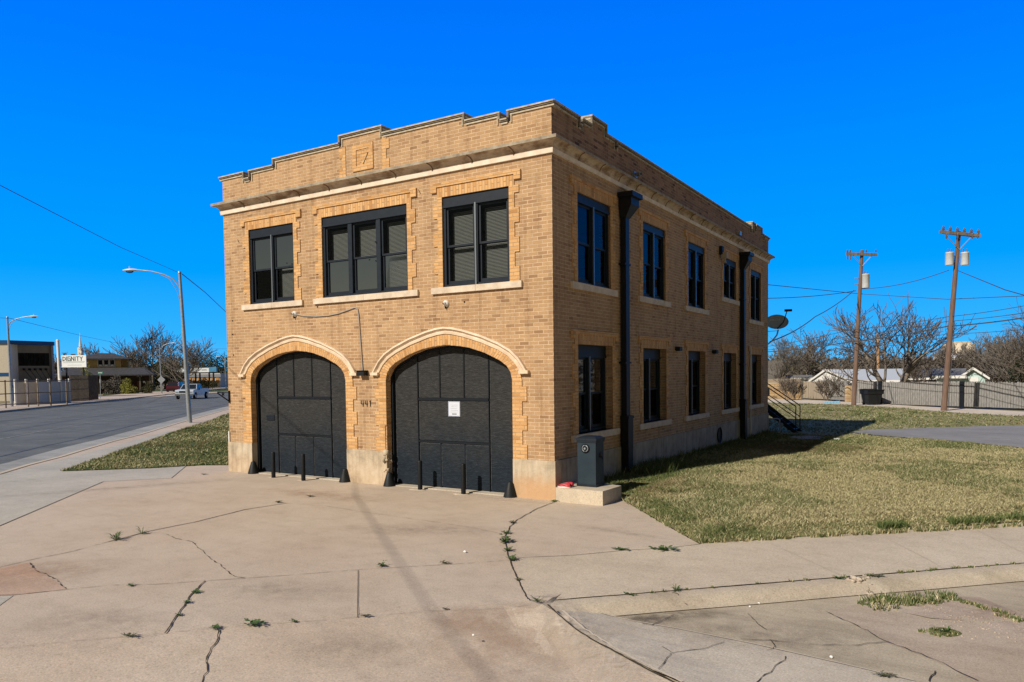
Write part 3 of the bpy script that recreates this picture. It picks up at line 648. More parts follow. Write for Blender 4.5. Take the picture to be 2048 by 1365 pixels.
t = thing('roof_camera', 'grey camera box on the parapet above the first side downspout', 'camera', (0, 3.75, 6.7)); b = MB(); b.box(.0, .06, 3.68, 3.86, 6.62, 6.74); b.tube([(.06, 3.77, 6.68), (.2, 3.70, 6.66)], .045, 8); b.build('housing', M['grey_metal'], t); b = MB(); b.lathe([(.03, 0), (.03, .01)], (.21, 3.70, 6.66), 8, 'x'); b.build('lens', M['black'], t)
t = thing('parapet_box', 'small pale metal box on the parapet near the back corner', 'electrical box', (0, 12.4, 6.7)); b = MB(); b.box(.0, .10, 12.28, 12.5, 6.64, 6.75); b.build('box_body', M['grey_metal'], t); b = MB(); b.box(.0, .112, 12.27, 12.51, 6.75, 6.762); b.build('box_lid', M['white'], t)
# satellite dish on the rear corner
t = thing('satellite_dish', 'grey satellite dish on a bent arm at the rear corner of the brick building', 'satellite dish', (0, 16.7, 3.2))
b = MB(); b.tube([(-.05, 16.62, 3.25), (.12, 16.8, 3.42), (.24, 16.95, 3.62), (.28, 17.0, 3.82)], .028, 8); b.tube([(-.03, 16.62, 3.75), (.26, 16.97, 3.78)], .012, 6); b.build('mast', M['grey_metal'], t)
b = MB(); c0 = Vector((.22, 17.05, 4.12)); ax = Vector((.30, -.80, .32)).normalized(); e1 = Vector((ax.y, -ax.x, 0)).normalized()*-1; e1 = Vector((.93, .35, .0)).normalized(); e2 = ax.cross(e1).normalized(); e1 = e2.cross(ax).normalized()
if e2.z < 0: e2 = -e2
v = []; nr, na = 5, 24
for i in range(nr+1):
    for k in range(na):
        r_ = i/nr; a = 2*math.pi*k/na; v.append(c0+e1*(.41*r_*math.cos(a))+e2*(.29*r_*math.sin(a))+ax*(.07*r_*r_-.07))
b.add(v, [(i*na+k, i*na+(k+1) % na, (i+1)*na+(k+1) % na, (i+1)*na+k) for i in range(nr) for k in range(na)], True)
b.tube([v[nr*na+k] for k in range(na)]+[v[nr*na]], .008, 5, caps=False); b.build('reflector', noisy('dish_grey', (.30, .36, .40), (.36, .42, .46), 5, .5), t)
b = MB(); b.tube([c0+e2*-.27, c0+ax*.18+e2*-.1+e1*.2, c0+ax*.42+e1*.30+e2*.22], .018, 6); p = c0+ax*.42+e1*.34+e2*.26; b.tube([p-e1*.12, p+e1*.14], .045, 8); b.build('feed_arm', M['frame_dark'], t)
tb = MB()   # DIRECTV lettering, simplified strokes
def stroke_text(mb, txt, org, ex, ey, h, gap=.25, th=.1, nrm=None, dp=.004, asp=.62):
    GL = {'D': 'a0a4 a4c3 c3c1 c1a0', 'I': 'b0b4', 'R': 'a0a4 a4c4 c4c2 c2a2 a2c0', 'E': 'a0a4 a4c4 a2b2 a0c0', 'C': 'c4a4 a4a0 a0c0', 'T': 'a4c4 b4b0', 'V': 'a4b0 b0c4', 'G': 'c4a4 a4a0 a0c0 c0c2 c2b2', 'N': 'a0a4 a4c0 c0c4', 'Y': 'a4b2 c4b2 b2b0', 'H': 'a0a4 c0c4 a2c2', 'L': 'a4a0 a0c0', 'A': 'a0b4 b4c0', 'S': 'c4a4 a4a2 a2c2 c2c0 c0a0', 'M': 'a0a4 a4b2 b2c4 c4c0', 'O': 'a0a4 a4c4 c4c0 c0a0', 'F': 'a0a4 a4c4 a2b2', 'W': 'a4a0 a0b2 b2c0 c0c4', 'K': 'a0a4 a2c4 a2c0', 'U': 'a4a0 a0c0 c0c4', 'P': 'a0a4 a4c4 c4c2 c2a2'}
    nrm = nrm or ex.cross(ey); x = 0
    for ch in txt:
        if ch == ' ': x += h*.5; continue
        wd = h*asp if ch != 'I' else h*.12
        for sgt in GL.get(ch, 'a0a4').split():
            pt = lambda c_, r_: Vector((x+{'a': 0, 'b': .5, 'c': 1}[c_]*wd, int(r_)/4*h, 0))
            p, q = pt(sgt[0], sgt[1]), pt(sgt[2], sgt[3]); d_ = (q-p).normalized(); nn_ = Vector((-d_.y, d_.x, 0))*h*th*.5; d_ = d_*h*th*.5
            vs = [org+ex*vv.x+ey*vv.y+nrm*dp for vv in (p-d_-nn_, q+d_-nn_, q+d_+nn_, p-d_+nn_)]
            mb.add(vs, [(0, 1, 2, 3)])
        x += wd+h*gap
    return x
stroke_text(tb, 'DIRECTV', c0-e1*.235-e2*-.06+ax*-.02, e1, e2, .06, .3, .16); tb.build('lettering', M['white'], t)
# ------------------------------------------------------------------ bollards and wheel guards
for i, (x, y) in enumerate(((-7.15, -.33), (-6.15, -.35), (-3.0, -.16), (-1.9, -.2))):
    lab = ['black steel bollard nearest the left jamb of the left garage door', 'black steel bollard in front of the middle of the left garage door', 'black bollard on a pale patch before the left half of the right garage door', 'black bollard on a pale patch in front of the middle of the right garage door'][i]
    t = thing('bollard', lab, 'bollard', (x, y, 0), 'bollards before the garage doors')
    b = MB(); b.lathe([(.047, -.02), (.047, .57), (.04, .59), (.0, .595)], (x, y, 0), 18); b.build('post', M['black_metal'], t)
    b = MB(); b.blob((x-.06, y, -.006), (.19 if i > 1 else .09, .13 if i > 1 else .07, .016), i, .2, 14, 5); b.build('footing', M['walk'] if i > 1 else M['slab'], t)
for i, (x, s_) in enumerate(((-8.17, 1), (-5.17, -1), (-3.90, 1), (-.92, -1))):
    lab = ['black cone wheel guard at the left foot of the left garage door', 'black cone wheel guard at the right foot of the left garage door', 'black cone wheel guard at the broken left foot of the right garage door', 'black cone wheel guard at the right foot of the right garage door by the corner'][i]
    b = MB(); b.lathe([(.135, -.01), (.13, .02), (.055, .27), (.045, .285)], (x, -.06, 0), 14)
    tag(b.build('wheel_guard', M['black'], org=(x, -.06, 0)), lab, 'wheel guard', 'wheel guards at the garage door jambs')
# ------------------------------------------------------------------ step, utility box, shoes
b = MB(); zt = .255
b.slab([(.06, -.08), (.995, -.09), (1.02, .66), (.55, .74), (.06, .74)], -.2, zt)
tag(b.build('concrete_step', M['walk'], org=(.5, .3, 0)), 'low concrete block at the building corner carrying the dark metal box', 'concrete block')
t = thing('utility_box', 'dark blue-grey steel utility box with a round key hatch standing on the concrete block', 'utility box', (.52, .42, zt))
x0, x1, y0, y1 = .335, .70, .26, .60
b = MB(); b.box(x0, x1, y0, y1, zt+.03, 1.06); b.build('cabinet', noisy('slate_paint', (.018, .032, .046), (.026, .042, .056), 3, .55, spec=.2), t)
b = MB(); b.box(x0-.012, x1+.012, y0-.012, y1+.012, 1.06, 1.09); v = [(x0-.02, y0-.02, 1.09), (x1+.02, y0-.02, 1.09), (x1+.02, y1+.02, 1.09), (x0-.02, y1+.02, 1.09), (x0-.02, y0-.02, 1.13), (x1+.02, y0-.02, 1.13), (x1+.02, y1+.02, 1.13), (x0-.02, y1+.02, 1.13), (x0+.05, y0+.05, 1.165), (x1-.05, y0+.05, 1.165), (x1-.05, y1-.05, 1.165), (x0+.05, y1-.05, 1.165)]
b.add(v, [(0, 1, 5, 4), (1, 2, 6, 5), (2, 3, 7, 6), (3, 0, 4, 7), (4, 5, 9, 8), (5, 6, 10, 9), (6, 7, 11, 10), (7, 4, 8, 11), (8, 9, 10, 11), (0, 1, 2, 3)]); b.build('lid', M['frame'], t)
b = MB(); b.box(x0-.015, x1+.015, y0-.015, y1+.015, zt, zt+.045); b.build('base_frame', M['frame'], t)
b = MB(); b.lathe([(.085, 0), (.085, -.012), (.07, -.02)], ((x0+x1)/2-.02, y0, .95), 20, 'y'); b.build('key_hatch', M['frame_dark'], t)
b = MB(); c_ = ((x0+x1)/2-.02, y0-.018, .95); pts = [(c_[0]+.056*math.cos(a), c_[1], c_[2]+.056*math.sin(a)) for a in [k*math.pi/10 for k in range(21)]]; b.tube(pts, .008, 5, caps=False); b.lathe([(.02, 0), (.02, -.02)], c_, 8, 'y'); b.build('hatch_ring', M['grey_metal'], t)
b = MB(); b.box(x1, x1+.02, .42, .50, .78, .86); b.tube([(x1+.02, .46, .80), (x1+.05, .46, .74)], .012, 6); b.build('latch', M['black'], t)
def shoe(x, y, rz, lab):
    t = local('shoe', lab, 'shoe', (x, y, zt), 'pair of red sneakers', rz)
    b = MB(); n = 12; lo = []
    for k in range(n): a = 2*math.pi*k/n; lo.append((.125*math.cos(a), (.042+.006*math.cos(a))*math.sin(a)))
    b.slab(lo, .0, .022); b.build('sole', M['white'], t)
    b = MB(); v = []
    secs = [(-.12, .030, .075), (-.09, .038, .095), (-.04, .038, .088), (.0, .040, .072), (.05, .043, .056), (.09, .04, .045), (.12, .022, .034)]
    for xx, wy, h in secs:
        for k in range(8): a = math.pi*k/7; v.append((xx, wy*math.cos(a), .02+(h-.02)*math.sin(a)**.7))
    b.add(v, [(i*8+k, i*8+k+1, (i+1)*8+k+1, (i+1)*8+k) for i in range(6) for k in range(7)], True); b.add(v[:8], [tuple(range(8))]); b.add(v[-8:], [tuple(range(8))])
    b.build('upper', noisy('red_mesh', (.62, .03, .05), (.30, .02, .03), 60, .7), t)
    b = MB()
    for j in range(4): b.tube([(.0+j*.02, -.02, .077-j*.007), (.006+j*.02, .02, .077-j*.007)], .004, 4)
    for s_ in (-1, 1): b.tube([(-.08, s_*.040, .04), (-.02, s_*.0425, .055), (.05, s_*.044, .035)], .004, 4)
    b.build('lace', mat('pink_lace', (.75, .35, .38), .7), t); return t
shoe(.19, -.0, math.radians(186), 'red running shoe on the concrete block, nearer the front edge'); shoe(.20, .11, math.radians(176), 'red running shoe on the concrete block, behind its pair against the wall')
# ------------------------------------------------------------------ rear metal stairs, gas meter
t = thing('metal_staircase', 'black metal staircase with pipe handrails behind the rear corner of the brick building', 'staircase', (.9, 17.5, 0))
yA, yB = 17.05, 17.85; gz = -.06
b = MB()
for yy in (yA, yB):
    b.slab([(1.06, gz), (.86, gz), (-1.6, 1.75), (-1.6, 1.95), (-1.45, 1.95)], yy, yy+.03, lambda u, v, d: (u, d, v))
b.build('stringer', M['black_metal'], t)
for k in range(9):
    b = MB(); x = .86-k*.27; z = gz+.17+k*.19; b.box(x-.26, x, yA+.03, yB, z-.03, z); b.build('tread', M['black_metal'], t)
b = MB(); b.box(-3.0, -1.6, yA, yB, 1.80, 1.84)
for xx in (-2.9, -1.7):
    for yy in (yA+.04, yB-.04): b.box(xx-.03, xx+.03, yy-.03, yy+.03, gz-.1, 1.80)
b.build('landing', M['black_metal'], t)
for yy in (yA, yB):
    b = MB(); f_ = lambda x, h: (x, yy+.015, gz+.1+(.9-x)*.70+h)
    b.tube([f_(.9, .92), f_(-1.6, .92), (-3, yy, 2.75)], .022, 6); b.tube([f_(.9, .5), f_(-1.6, .5), (-3, yy, 2.3)], .018, 6)
    for xx in (.9, -.4, -1.6): b.tube([f_(xx, 0), f_(xx, .92)], .02, 6)
    b.build('handrail', M['black_metal'], t)
t = thing('gas_meter', 'grey gas meter on bent pipes by the rear stairs', 'gas meter', (.25, 16.95, 0))
b = MB(); b.tube([(.34, 16.98, -.1), (.34, 16.98, .40)], .028, 8); b.tube([(.34, 16.98, .40), (.34, 16.98, .47), (.27, 16.94, .5), (-.15, 16.75, .5)], .026, 8); b.build('pipe', M['grey_metal'], t)
b = MB(); b.lathe([(.05, -.05), (.07, -.02), (.07, .02), (.05, .05)], (.40, 16.98, .28), 10, 'y'); b.lathe([(.035, -.06), (.035, .06)], (.34, 16.98, .18), 8); b.build('meter_body', M['grey_metal'], t)
t = thing('electric_box', 'small grey electrical box on the rear corner above the stairs', 'electrical box', (0, 16.65, 1.5)); b = MB(); b.box(-.1, .04, 16.602, 16.72, 1.35, 1.65); b.build('box_body', M['grey_metal'], t); b = MB(); b.box(-.1, .046, 16.6, 16.725, 1.65, 1.66); b.build('box_lid', M['frame_dark'], t)
# ================================================================== GROUND
def sheet(name, poly, hf, off, mats, step=.8, skirt=0, kind='structure', label=None):
    bm = bmesh.new(); bm.faces.new([bm.verts.new((x, y, 0)) for x, y in poly])
    xs = [p[0] for p in poly]; ys = [p[1] for p in poly]
    for ax, lo, hi in ((0, min(xs), max(xs)), (1, min(ys), max(ys))):
        q = math.floor(lo/step)*step+step
        while q < hi:
            co = (q, 0, 0) if ax == 0 else (0, q, 0); no = (1, 0, 0) if ax == 0 else (0, 1, 0)
            if abs(q) < 45: bmesh.ops.bisect_plane(bm, geom=bm.verts[:]+bm.edges[:]+bm.faces[:], plane_co=co, plane_no=no)
            q += step if abs(q) < 25 else step*4
    for v in bm.verts: v.co.z = hf(v.co.x, v.co.y)+off
    if skirt:
        be = [e for e in bm.edges if e.is_boundary]; r = bmesh.ops.extrude_edge_only(bm, edges=be)
        for v in r['geom']:
            if isinstance(v, bmesh.types.BMVert): v.co.z -= skirt
    bm.normal_update()
    for f in bm.faces:
        if f.normal.z < 0 and abs(f.normal.z) > .5: f.normal_flip()
        f.smooth = False
    me = bpy.data.meshes.new(name); bm.to_mesh(me); bm.free()
    for m_ in (mats if isinstance(mats, list) else [mats]): me.materials.append(m_)
    o = bpy.data.objects.new(name, me); C.objects.link(o); return tag(o, label, None, None, kind)
def GS(px, py):
    z = 0
    for _ in range(6): p = G(px, py, z); z = Hs(p.x, p.y)
    return (p.x, p.y)
flat = lambda z: (lambda x, y: z)
sheet('ground', [(-1500, -900), (1500, -900), (1500, 2500), (-1500, 2500)], flat(-.24), 0, M['ground'])
# near curb of the main street
NC = [(G(a, b_, 0).x, G(a, b_, 0).y) for a, b_ in ((0, 949), (59, 931), (127, 913.6), (164, 902), (225, 884), (281, 870), (366, 844.5), (457, 819))]
d0 = Vector((NC[0][0]-NC[1][0], NC[0][1]-NC[1][1])).normalized(); d1 = Vector((-.69, .724))
NCX = [(NC[0][0]+d0.x*30, NC[0][1]+d0.y*30)]+NC+[(NC[-1][0]+d1.x*400, NC[-1][1]+d1.y*400)]
f0, f1 = G(0, 825.7, -.13), G(266, 798, -.13); fd = Vector((f1.x-f0.x, f1.y-f0.y)).normalized()
FC = [(f0.x-fd.x*60, f0.y-fd.y*60), (f0.x, f0.y), (f1.x, f1.y), (f1.x+d1.x*400, f1.y+d1.y*400)]
sheet('main_street', NCX+FC[::-1], flat(-.13), 0, M['asphalt'], 6)
def strip(name, line, a, b_, za, zb, mt, label=None, kind='structure'):
    mb = MB(); n = len(line); nn = []
    for i in range(n):
        p, q = line[max(i-1, 0)], line[min(i+1, n-1)]; dx, dy = q[0]-p[0], q[1]-p[1]; l_ = math.hypot(dx, dy); nn.append((dy/l_, -dx/l_))
    v = []
    for (x, y), (nx, ny) in zip(line, nn): v += [(x+nx*a, y+ny*a, za), (x+nx*b_, y+ny*b_, zb)]
    mb.add(v, [(2*i, 2*i+1, 2*i+3, 2*i+2) for i in range(n-1)]); o = mb.build(name, mt); return tag(o, label, None, None, kind)
strip('gutter', NCX, -1.5, -.02, -.125, -.125, M['gut1'])
strip('curb', NCX, -.16, .0, .006, .006, M['walk']); strip('curb', NCX, -.17, -.16, -.128, .006, M['walk']); strip('crack', NCX, -.19, -.165, -.118, -.118, M['crack'])
strip('crack', NCX[:9], .0, .035, .008, .008, M['crack'])
strip('curb', FC, -.15, .2, .02, .02, M['walk']); strip('curb', FC, .2, .21, .02, -.13, M['gutter'])
strip('sidewalk', FC, -7, -.151, .015, .015, M['slab'])
for off, wd, z in ((-5.6, .10, -.121), (-9.3, .13, -.1205), (-9.65, .10, -.1205), (-13.2, .10, -.121)): strip('lane_marking', NCX, off-wd, off, z, z, noisy('worn_lane_paint', (.30, .31, .30), (.17, .18, .18), 3, .9) if 'lane' not in M else M['lane'])
for off in (-2.4, -7.4, -11.3): strip('tar_seam', NCX, off-.04, off, -.1202, -.1202, M['frame'])
# slab in front of the building
c14 = [GS(*p) for p in ((1085, 1209), (1112, 1226), (1150, 1257), (1190, 1284), (1240, 1311), (1300, 1343), (1352, 1368))]
def ts2xy(t, s): det = .694*.694+.72*.72; return ((.694*t+.72*s)/det, (-.72*t+.694*s)/det)
sw0 = ts2xy(5.70, T2(*c14[0])[1]-.02)
slab_poly = [(-W_, -.02), (-W_, 1.6)]+[(-9.1, 17.5), (-20, 22)]+[p for p in NC[::-1] if p[0] > -38][0:0]+NC[::-1]+[NCX[0]]+[(-12, -34), (6.6, -16)]+[(c14[-1][0]+.9, c14[-1][1]-1.0)]+c14[::-1]+[GS(1235, 1100), GS(1400, 1089), (2.2, -.75), (1.05, .64), (.0, .66), (.0, -.02)]
slab_poly = [p for p in slab_poly]
sheet('driveway', slab_poly, Hs, 0, M['slab'], .35, .25)
# older grey pavement to the left
gp = [GS(*p) for p in ((0, 1053), (207, 964), (343, 957), (378, 928), (455, 923))]+[(-11, 3.0)]+[GS(*p) for p in ((340, 862), (240, 889), (150, 913), (75, 931.5), (0, 950))]
e0 = Vector((gp[0][0]-gp[1][0], gp[0][1]-gp[1][1])).normalized()
gp = [(gp[0][0]+e0.x*8, gp[0][1]+e0.y*8)]+gp[1:]+[(NCX[0][0]+.2, NCX[0][1]+.2)]
sheet('pavement', gp, Hs, .004, M['slab_grey'], .8)
sheet('pavement', [GS(*p) for p in ((-60, 1195), (0, 1138), (55, 1126), (82, 1146), (136, 1179), (30, 1191))], Hs, .003, M['slab_orange'], .8)
sheet('pavement', [GS(*p) for p in ((-60, 1200), (27, 1192), (-60, 1255))], Hs, .0045, M['slab_grey'], .8)
# side-street sidewalk, curb and street
sA = T2(*c14[0])[1]
def TS2(t, s0, s1, n=14): return [ts2xy(t, s0+(s1-s0)*i/n) for i in range(n+1)]
swl = [GS(1400, 1089), GS(1235, 1101), GS(1030, 1119), GS(1040, 1165), GS(1060, 1200)]
sheet('sidewalk', [ts2xy(3.55, 60)]+[ts2xy(3.55, 2.2)]+swl[:1]+swl[1:]+[ts2xy(5.70, sA-.02), ts2xy(5.72, 60)], flat(.0), .005, M['walk'], .8)
mb = MB(); pr = [(5.72, .005), (5.80, .003), (5.87, -.012), (5.94, -.05), (5.98, -.085), (6.03, -.10)]; ss = [sA+.1+i*.6 for i in range(100)]; v = []
for s_ in ss: v += [(*ts2xy(t+.006*math.sin(s_*3), s_), z) for t, z in pr]
k6 = len(pr); mb.add(v, [(i*k6+j, (i+1)*k6+j, (i+1)*k6+j+1, i*k6+j+1) for i in range(99) for j in range(k6-1)], True); mb.add([(*ts2xy(t, sA+.1), z) for t, z in pr]+[(*ts2xy(5.72, sA+.1), -.2)], [(0, 1, 2, 3, 4, 5, 6)])
tag(mb.build('curb', M['curb']), None, None, None, 'structure')
sheet('side_street', [ts2xy(5.6, 60), ts2xy(5.6, sA-.1)]+[(x-.03, y) for x, y in c14[:1]]+[(x-.02, y-.02) for x, y in c14[1:]]+[(c14[-1][0]+.9, c14[-1][1]-1.0), (6.6, -16), ts2xy(26, -2), ts2xy(26, 60)], flat(-.11), 0, M['gutter'], .8)
def Hg(x, y):
    d, k = d14(x, y); return -.11+.075*(1-.6*k)*(1-sm(.05, .75, d))
gj = [GS(*p) for p in ((1092, 1211), (1190, 1231), (1350, 1258), (1500, 1288), (1700, 1333), (1800, 1360))]
gz = lambda p: (p.x, p.y)
gl_ = [gz(G(*p, -.11)) for p in ((1108, 1218), (1190, 1231), (1350, 1258), (1500, 1288), (1700, 1333), (1830, 1364))]
sheet('gutter', gl_+[(9, -8.4), (7.2, -8.9), (c14[-1][0]+.12, c14[-1][1]+.02)]+[(x+.02, y+.015) for x, y in c14[::-1][1:-1]], lambda x, y: Hg(x, y), .0035, M['gutter2'], .25)
# broken rough patch of the street
rp = [gz(G(*p, -.11)) for p in ((1735, 1200), (1790, 1188), (1880, 1192), (1960, 1195), (2048, 1232), (2160, 1260), (2160, 1330), (2048, 1292), (1990, 1262), (1940, 1243), (1860, 1238), (1790, 1222))]
sheet('rubble_patch', rp, lambda x, y: -.107+.006*math.sin(x*9)*math.sin(y*11), 0, M['rough'], .25)
RD = [gz(G(*p, -.11)) for p in ((1655, 1225), (1700, 1245), (1735, 1263), (1778, 1288), (1840, 1310), (1900, 1335), (1950, 1365), (1990, 1420), (2300, 1420), (2300, 1300), (1990, 1262), (1940, 1243), (1860, 1240), (1790, 1224), (1735, 1203))]
sheet('side_street', RD, flat(-.11), .0022, M['slab_red'], .6)
SN = []
def stain(px, py, rx, ry, rot, key, street=False):
    c_ = G(px, py, -.11) if street else Vector((*GS(px, py), 0)); mb = MB(); n = 8; v = []; uvs = []; z = (-.11 if street else 0)+.0042+.0003*len(SN); SN.append(1)
    for i in range(n+1):
        for j in range(n+1):
            a, b_ = (i/n*2-1)*rx, (j/n*2-1)*ry; x = c_.x+a*math.cos(rot)-b_*math.sin(rot); y = c_.y+a*math.sin(rot)+b_*math.cos(rot); v.append((x, y, (0 if street else Hs(x, y))+z)); uvs.append((i/n, j/n))
    fs = [(i*(n+1)+j, (i+1)*(n+1)+j, (i+1)*(n+1)+j+1, i*(n+1)+j+1) for i in range(n) for j in range(n)]
    mb.add(v, fs, uvs=[[uvs[k] for k in f] for f in fs]); tag(mb.build('stain_and_light_patch', M[key]), None, None, None, 'structure')
A2 = math.atan2(.694, .72)
stain(1300, 1238, 1.1, .22, A2, 'stain_dark', True); stain(1450, 1262, 1.6, .5, A2-.3, 'stain_grey', True); stain(1600, 1290, 1.3, .5, A2-.5, 'stain_grey', True)
stain(1230, 1330, .35, 1.2, A2-.35, 'pale_lit_worn'); stain(1120, 1250, .4, .9, A2-.1, 'pale_lit_worn'); stain(1000, 1290, .8, 1.0, A2, 'stain_rust'); stain(960, 1240, .7, .5, A2, 'stain_rust')  # the pale pair paints the kerb return's sunlit slope into the slab colour
stain(40, 1150, 1.4, .8, A2, 'stain_rust'); stain(640, 990, 1.8, .5, 0, 'stain_rust'); stain(1030, 1000, 1.0, .25, 0, 'pale_lit_worn')
stain(1240, 1065, .9, .16, A2-.9, 'stain_grey'); stain(260, 975, 3.2, .35, A2+.3, 'stain_grey'); stain(560, 1180, 1.2, .5, .3, 'stain_grey'); stain(850, 1060, 1.6, .5, .4, 'stain_grey'); stain(700, 1300, .9, .4, .5, 'stain_grey'); stain(200, 1240, 1.0, .4, .4, 'stain_grey')
# cracks and joints
CR = []
def ribbon(pts, wd, mt, z=.0065, hf=Hs, jag=.3, solid=True):
    W = []; 
    for (ax, ay), (bx, by) in zip(pts, pts[1:]):
        n = max(1, int(math.hypot(bx-ax, by-ay)/.06))
        for i in range(n): t = i/n; W.append((ax+(bx-ax)*t, ay+(by-ay)*t))
    W.append(pts[-1]); v = []; r = random.Random(len(CR)+3); zz = z+len(CR)*.0002
    off = 0
    for i, (x, y) in enumerate(W):
        p, q = W[max(i-1, 0)], W[min(i+1, len(W)-1)]; dx, dy = q[0]-p[0], q[1]-p[1]; l_ = math.hypot(dx, dy) or 1; nx, ny = -dy/l_, dx/l_
        off = off*.7+r.uniform(-1, 1)*jag*.03; w2 = wd*.62*(1+r.uniform(-.6, .6)*min(1, jag*2))*.5*(1 if solid or r.random() > .3 else .15)
        h = hf(x, y)+zz; v += [(x+nx*(off-w2), y+ny*(off-w2), h), (x+nx*(off+w2), y+ny*(off+w2), h)]
    CR.append((v, mt))
PX = lambda *a: [GS(*p) for p in a]
ribbon(PX((-40, 1145), (55, 1122), (150, 1103), (215, 1085)), .016, 'crack', solid=False); ribbon(PX((215, 1085), (300, 1063), (390, 1045), (490, 1020), (573, 1007)), .035, 'crack', jag=.15)
ribbon(PX((-20, 1061), (207, 964)), .022, 'crack', jag=.02); ribbon(PX((343, 957), (378, 928)), .014, 'crack', jag=.02)
ribbon(PX((573, 1007), (650, 1013), (727, 1025), (782, 1032), (870, 1045), (946, 1057), (1001, 1069)), .013, 'joint', solid=False)
ribbon(PX((325, 1068), (385, 1087), (420, 1115), (450, 1140), (475, 1155), (490, 1158)), .017, 'crack', jag=.5, solid=False); ribbon(PX((490, 1158), (600, 1150), (700, 1142), (780, 1137), (930, 1128), (1020, 1122)), .013, 'crack', jag=.1, solid=False)
ribbon(PX((-20, 1192), (30, 1191), (130, 1181), (220, 1172), (310, 1170), (410, 1163), (490, 1158)), .013, 'crack', jag=.15, solid=False)
ribbon(PX((60, 1127), (80, 1145), (110, 1160), (135, 1178)), .022, 'crack', jag=.5, solid=False)
ribbon(PX((410, 1163), (385, 1190), (360, 1225), (330, 1268)), .022, 'crack', jag=.25)
ribbon(PX((-20, 1302), (60, 1292), (150, 1283), (250, 1275), (330, 1268), (430, 1257), (520, 1250), (600, 1245), (700, 1237), (850, 1224), (1058, 1209)), .008, 'joint', jag=.1, solid=False)
ribbon(PX((440, 1260), (435, 1285), (420, 1305), (412, 1325), (420, 1345), (400, 1370)), .016, 'crack', jag=.5)
ribbon(PX((716, 1142), (715, 1237)), .011, 'crack', jag=.03)
ribbon(PX((1110, 1005), (1075, 1018), (1035, 1040), (1020, 1055), (1010, 1075), (1015, 1110), (1022, 1125), (1030, 1150), (1045, 1180), (1055, 1200), (1085, 1208)), .024, 'crack', jag=.2)
ribbon(PX((1024, 1118), (1150, 1112), (1250, 1102), (1330, 1098), (1400, 1090)), .016, 'crack', .0075, jag=.1)
ribbon([ts2xy(5.72, sA+.05), ts2xy(5.71, sA+3), ts2xy(5.72, sA+7), ts2xy(5.72, sA+14)], .026, 'crack', .008, flat(0), jag=.15)
ribbon(PX((1095, 1211), (1112, 1226), (1150, 1257), (1190, 1284), (1240, 1311), (1300, 1343), (1352, 1368)), .03, 'crack', .006, jag=.25)
ribbon([(x+.045, y+.03) for x, y in PX((1112, 1226), (1150, 1257), (1190, 1284), (1240, 1311), (1300, 1343), (1352, 1368))], .03, 'pale_line', .02, jag=.3)
for a, c_ in (((1283, 1100), (1400, 1178)), ((1540, 1088), (1690, 1157)), ((1770, 1076), (1890, 1140)), ((1950, 1060), (2080, 1125))): ribbon(PX(a, c_), .010, 'pale_line', .0075, jag=.03)
GU = lambda *a: [gz(G(*p, -.11)) for p in a]
ribbon(gl_, .022, 'pale_line', .007, Hg, jag=.05)
for q in (((1345, 1232), (1335, 1240), (1300, 1252)), ((1570, 1315), (1560, 1328), (1545, 1340), (1530, 1352), (1508, 1368)), ((1345, 1312), (1335, 1330), (1325, 1352)), ((1345, 1312), (1400, 1300), (1450, 1288)), ((1345, 1312), (1320, 1300)), ((1655, 1225), (1700, 1245), (1735, 1263), (1778, 1288), (1840, 1310), (1900, 1335), (1950, 1365)), ((1778, 1288), (1700, 1293), (1600, 1290), (1480, 1280)), ((1495, 1230), (1510, 1250), (1530, 1262)), ((1540, 1282), (1545, 1295), (1530, 1302)), ((1870, 1345), (1855, 1365))): ribbon(GU(*q), .011, 'crack', .0075, Hg, jag=.6)
ribbon([ts2xy(5.75, T2(*GS(1340, 1183))[1]), ts2xy(5.98, T2(*GS(1345, 1183))[1]+.03)], .012, 'crack', .02, lambda x, y: -.02 if T2(x, y)[0] < 5.86 else -.085, jag=.4)
for key in ('crack', 'joint', 'pale_line'):
    mb = MB()
    for v, mt in CR:
        if mt == key: mb.add(v, [(2*i, 2*i+1, 2*i+3, 2*i+2) for i in range(len(v)//2-1)])
    tag(mb.build({'crack': 'pavement_crack', 'joint': 'pavement_joint', 'pale_line': 'pavement_edge'}[key], M[key]), None, None, None, 'structure')
# lawns
AL0 = [gz(G(*p, -.12)) for p in ((1540, 807), (1700, 811), (1800, 817), (1887, 825), (1960, 830), (2048, 834), (2300, 845))]
LR = [(0.0, .66), (1.05, .64), (1.75, -.2), (2.45, -1.05), (3.34, -2.06), ts2xy(3.80, 2.3), ts2xy(3.80, 45)]+AL0[::-1]+[(-30, 47), (-30, 16.6+1), (0, 16.7)]
sheet('lawn', LR, Hl, 0, M['lawn'], .45)
LL = [gz(G(*p, .02)) for p in ((122, 942), (206, 914), (281, 888), (347, 865), (384, 853), (417, 843), (450, 830))]
LL = LL+[(LL[-1][0]-20, LL[-1][1]+21), (-30, 45), (-9.13, 16.0), (-9.13, 1.25)]+[gz(G(*p, .02)) for p in ((400, 930), (300, 936))]
sheet('lawn', LL, flat(.02), 0, M['lawn_green'], .8)
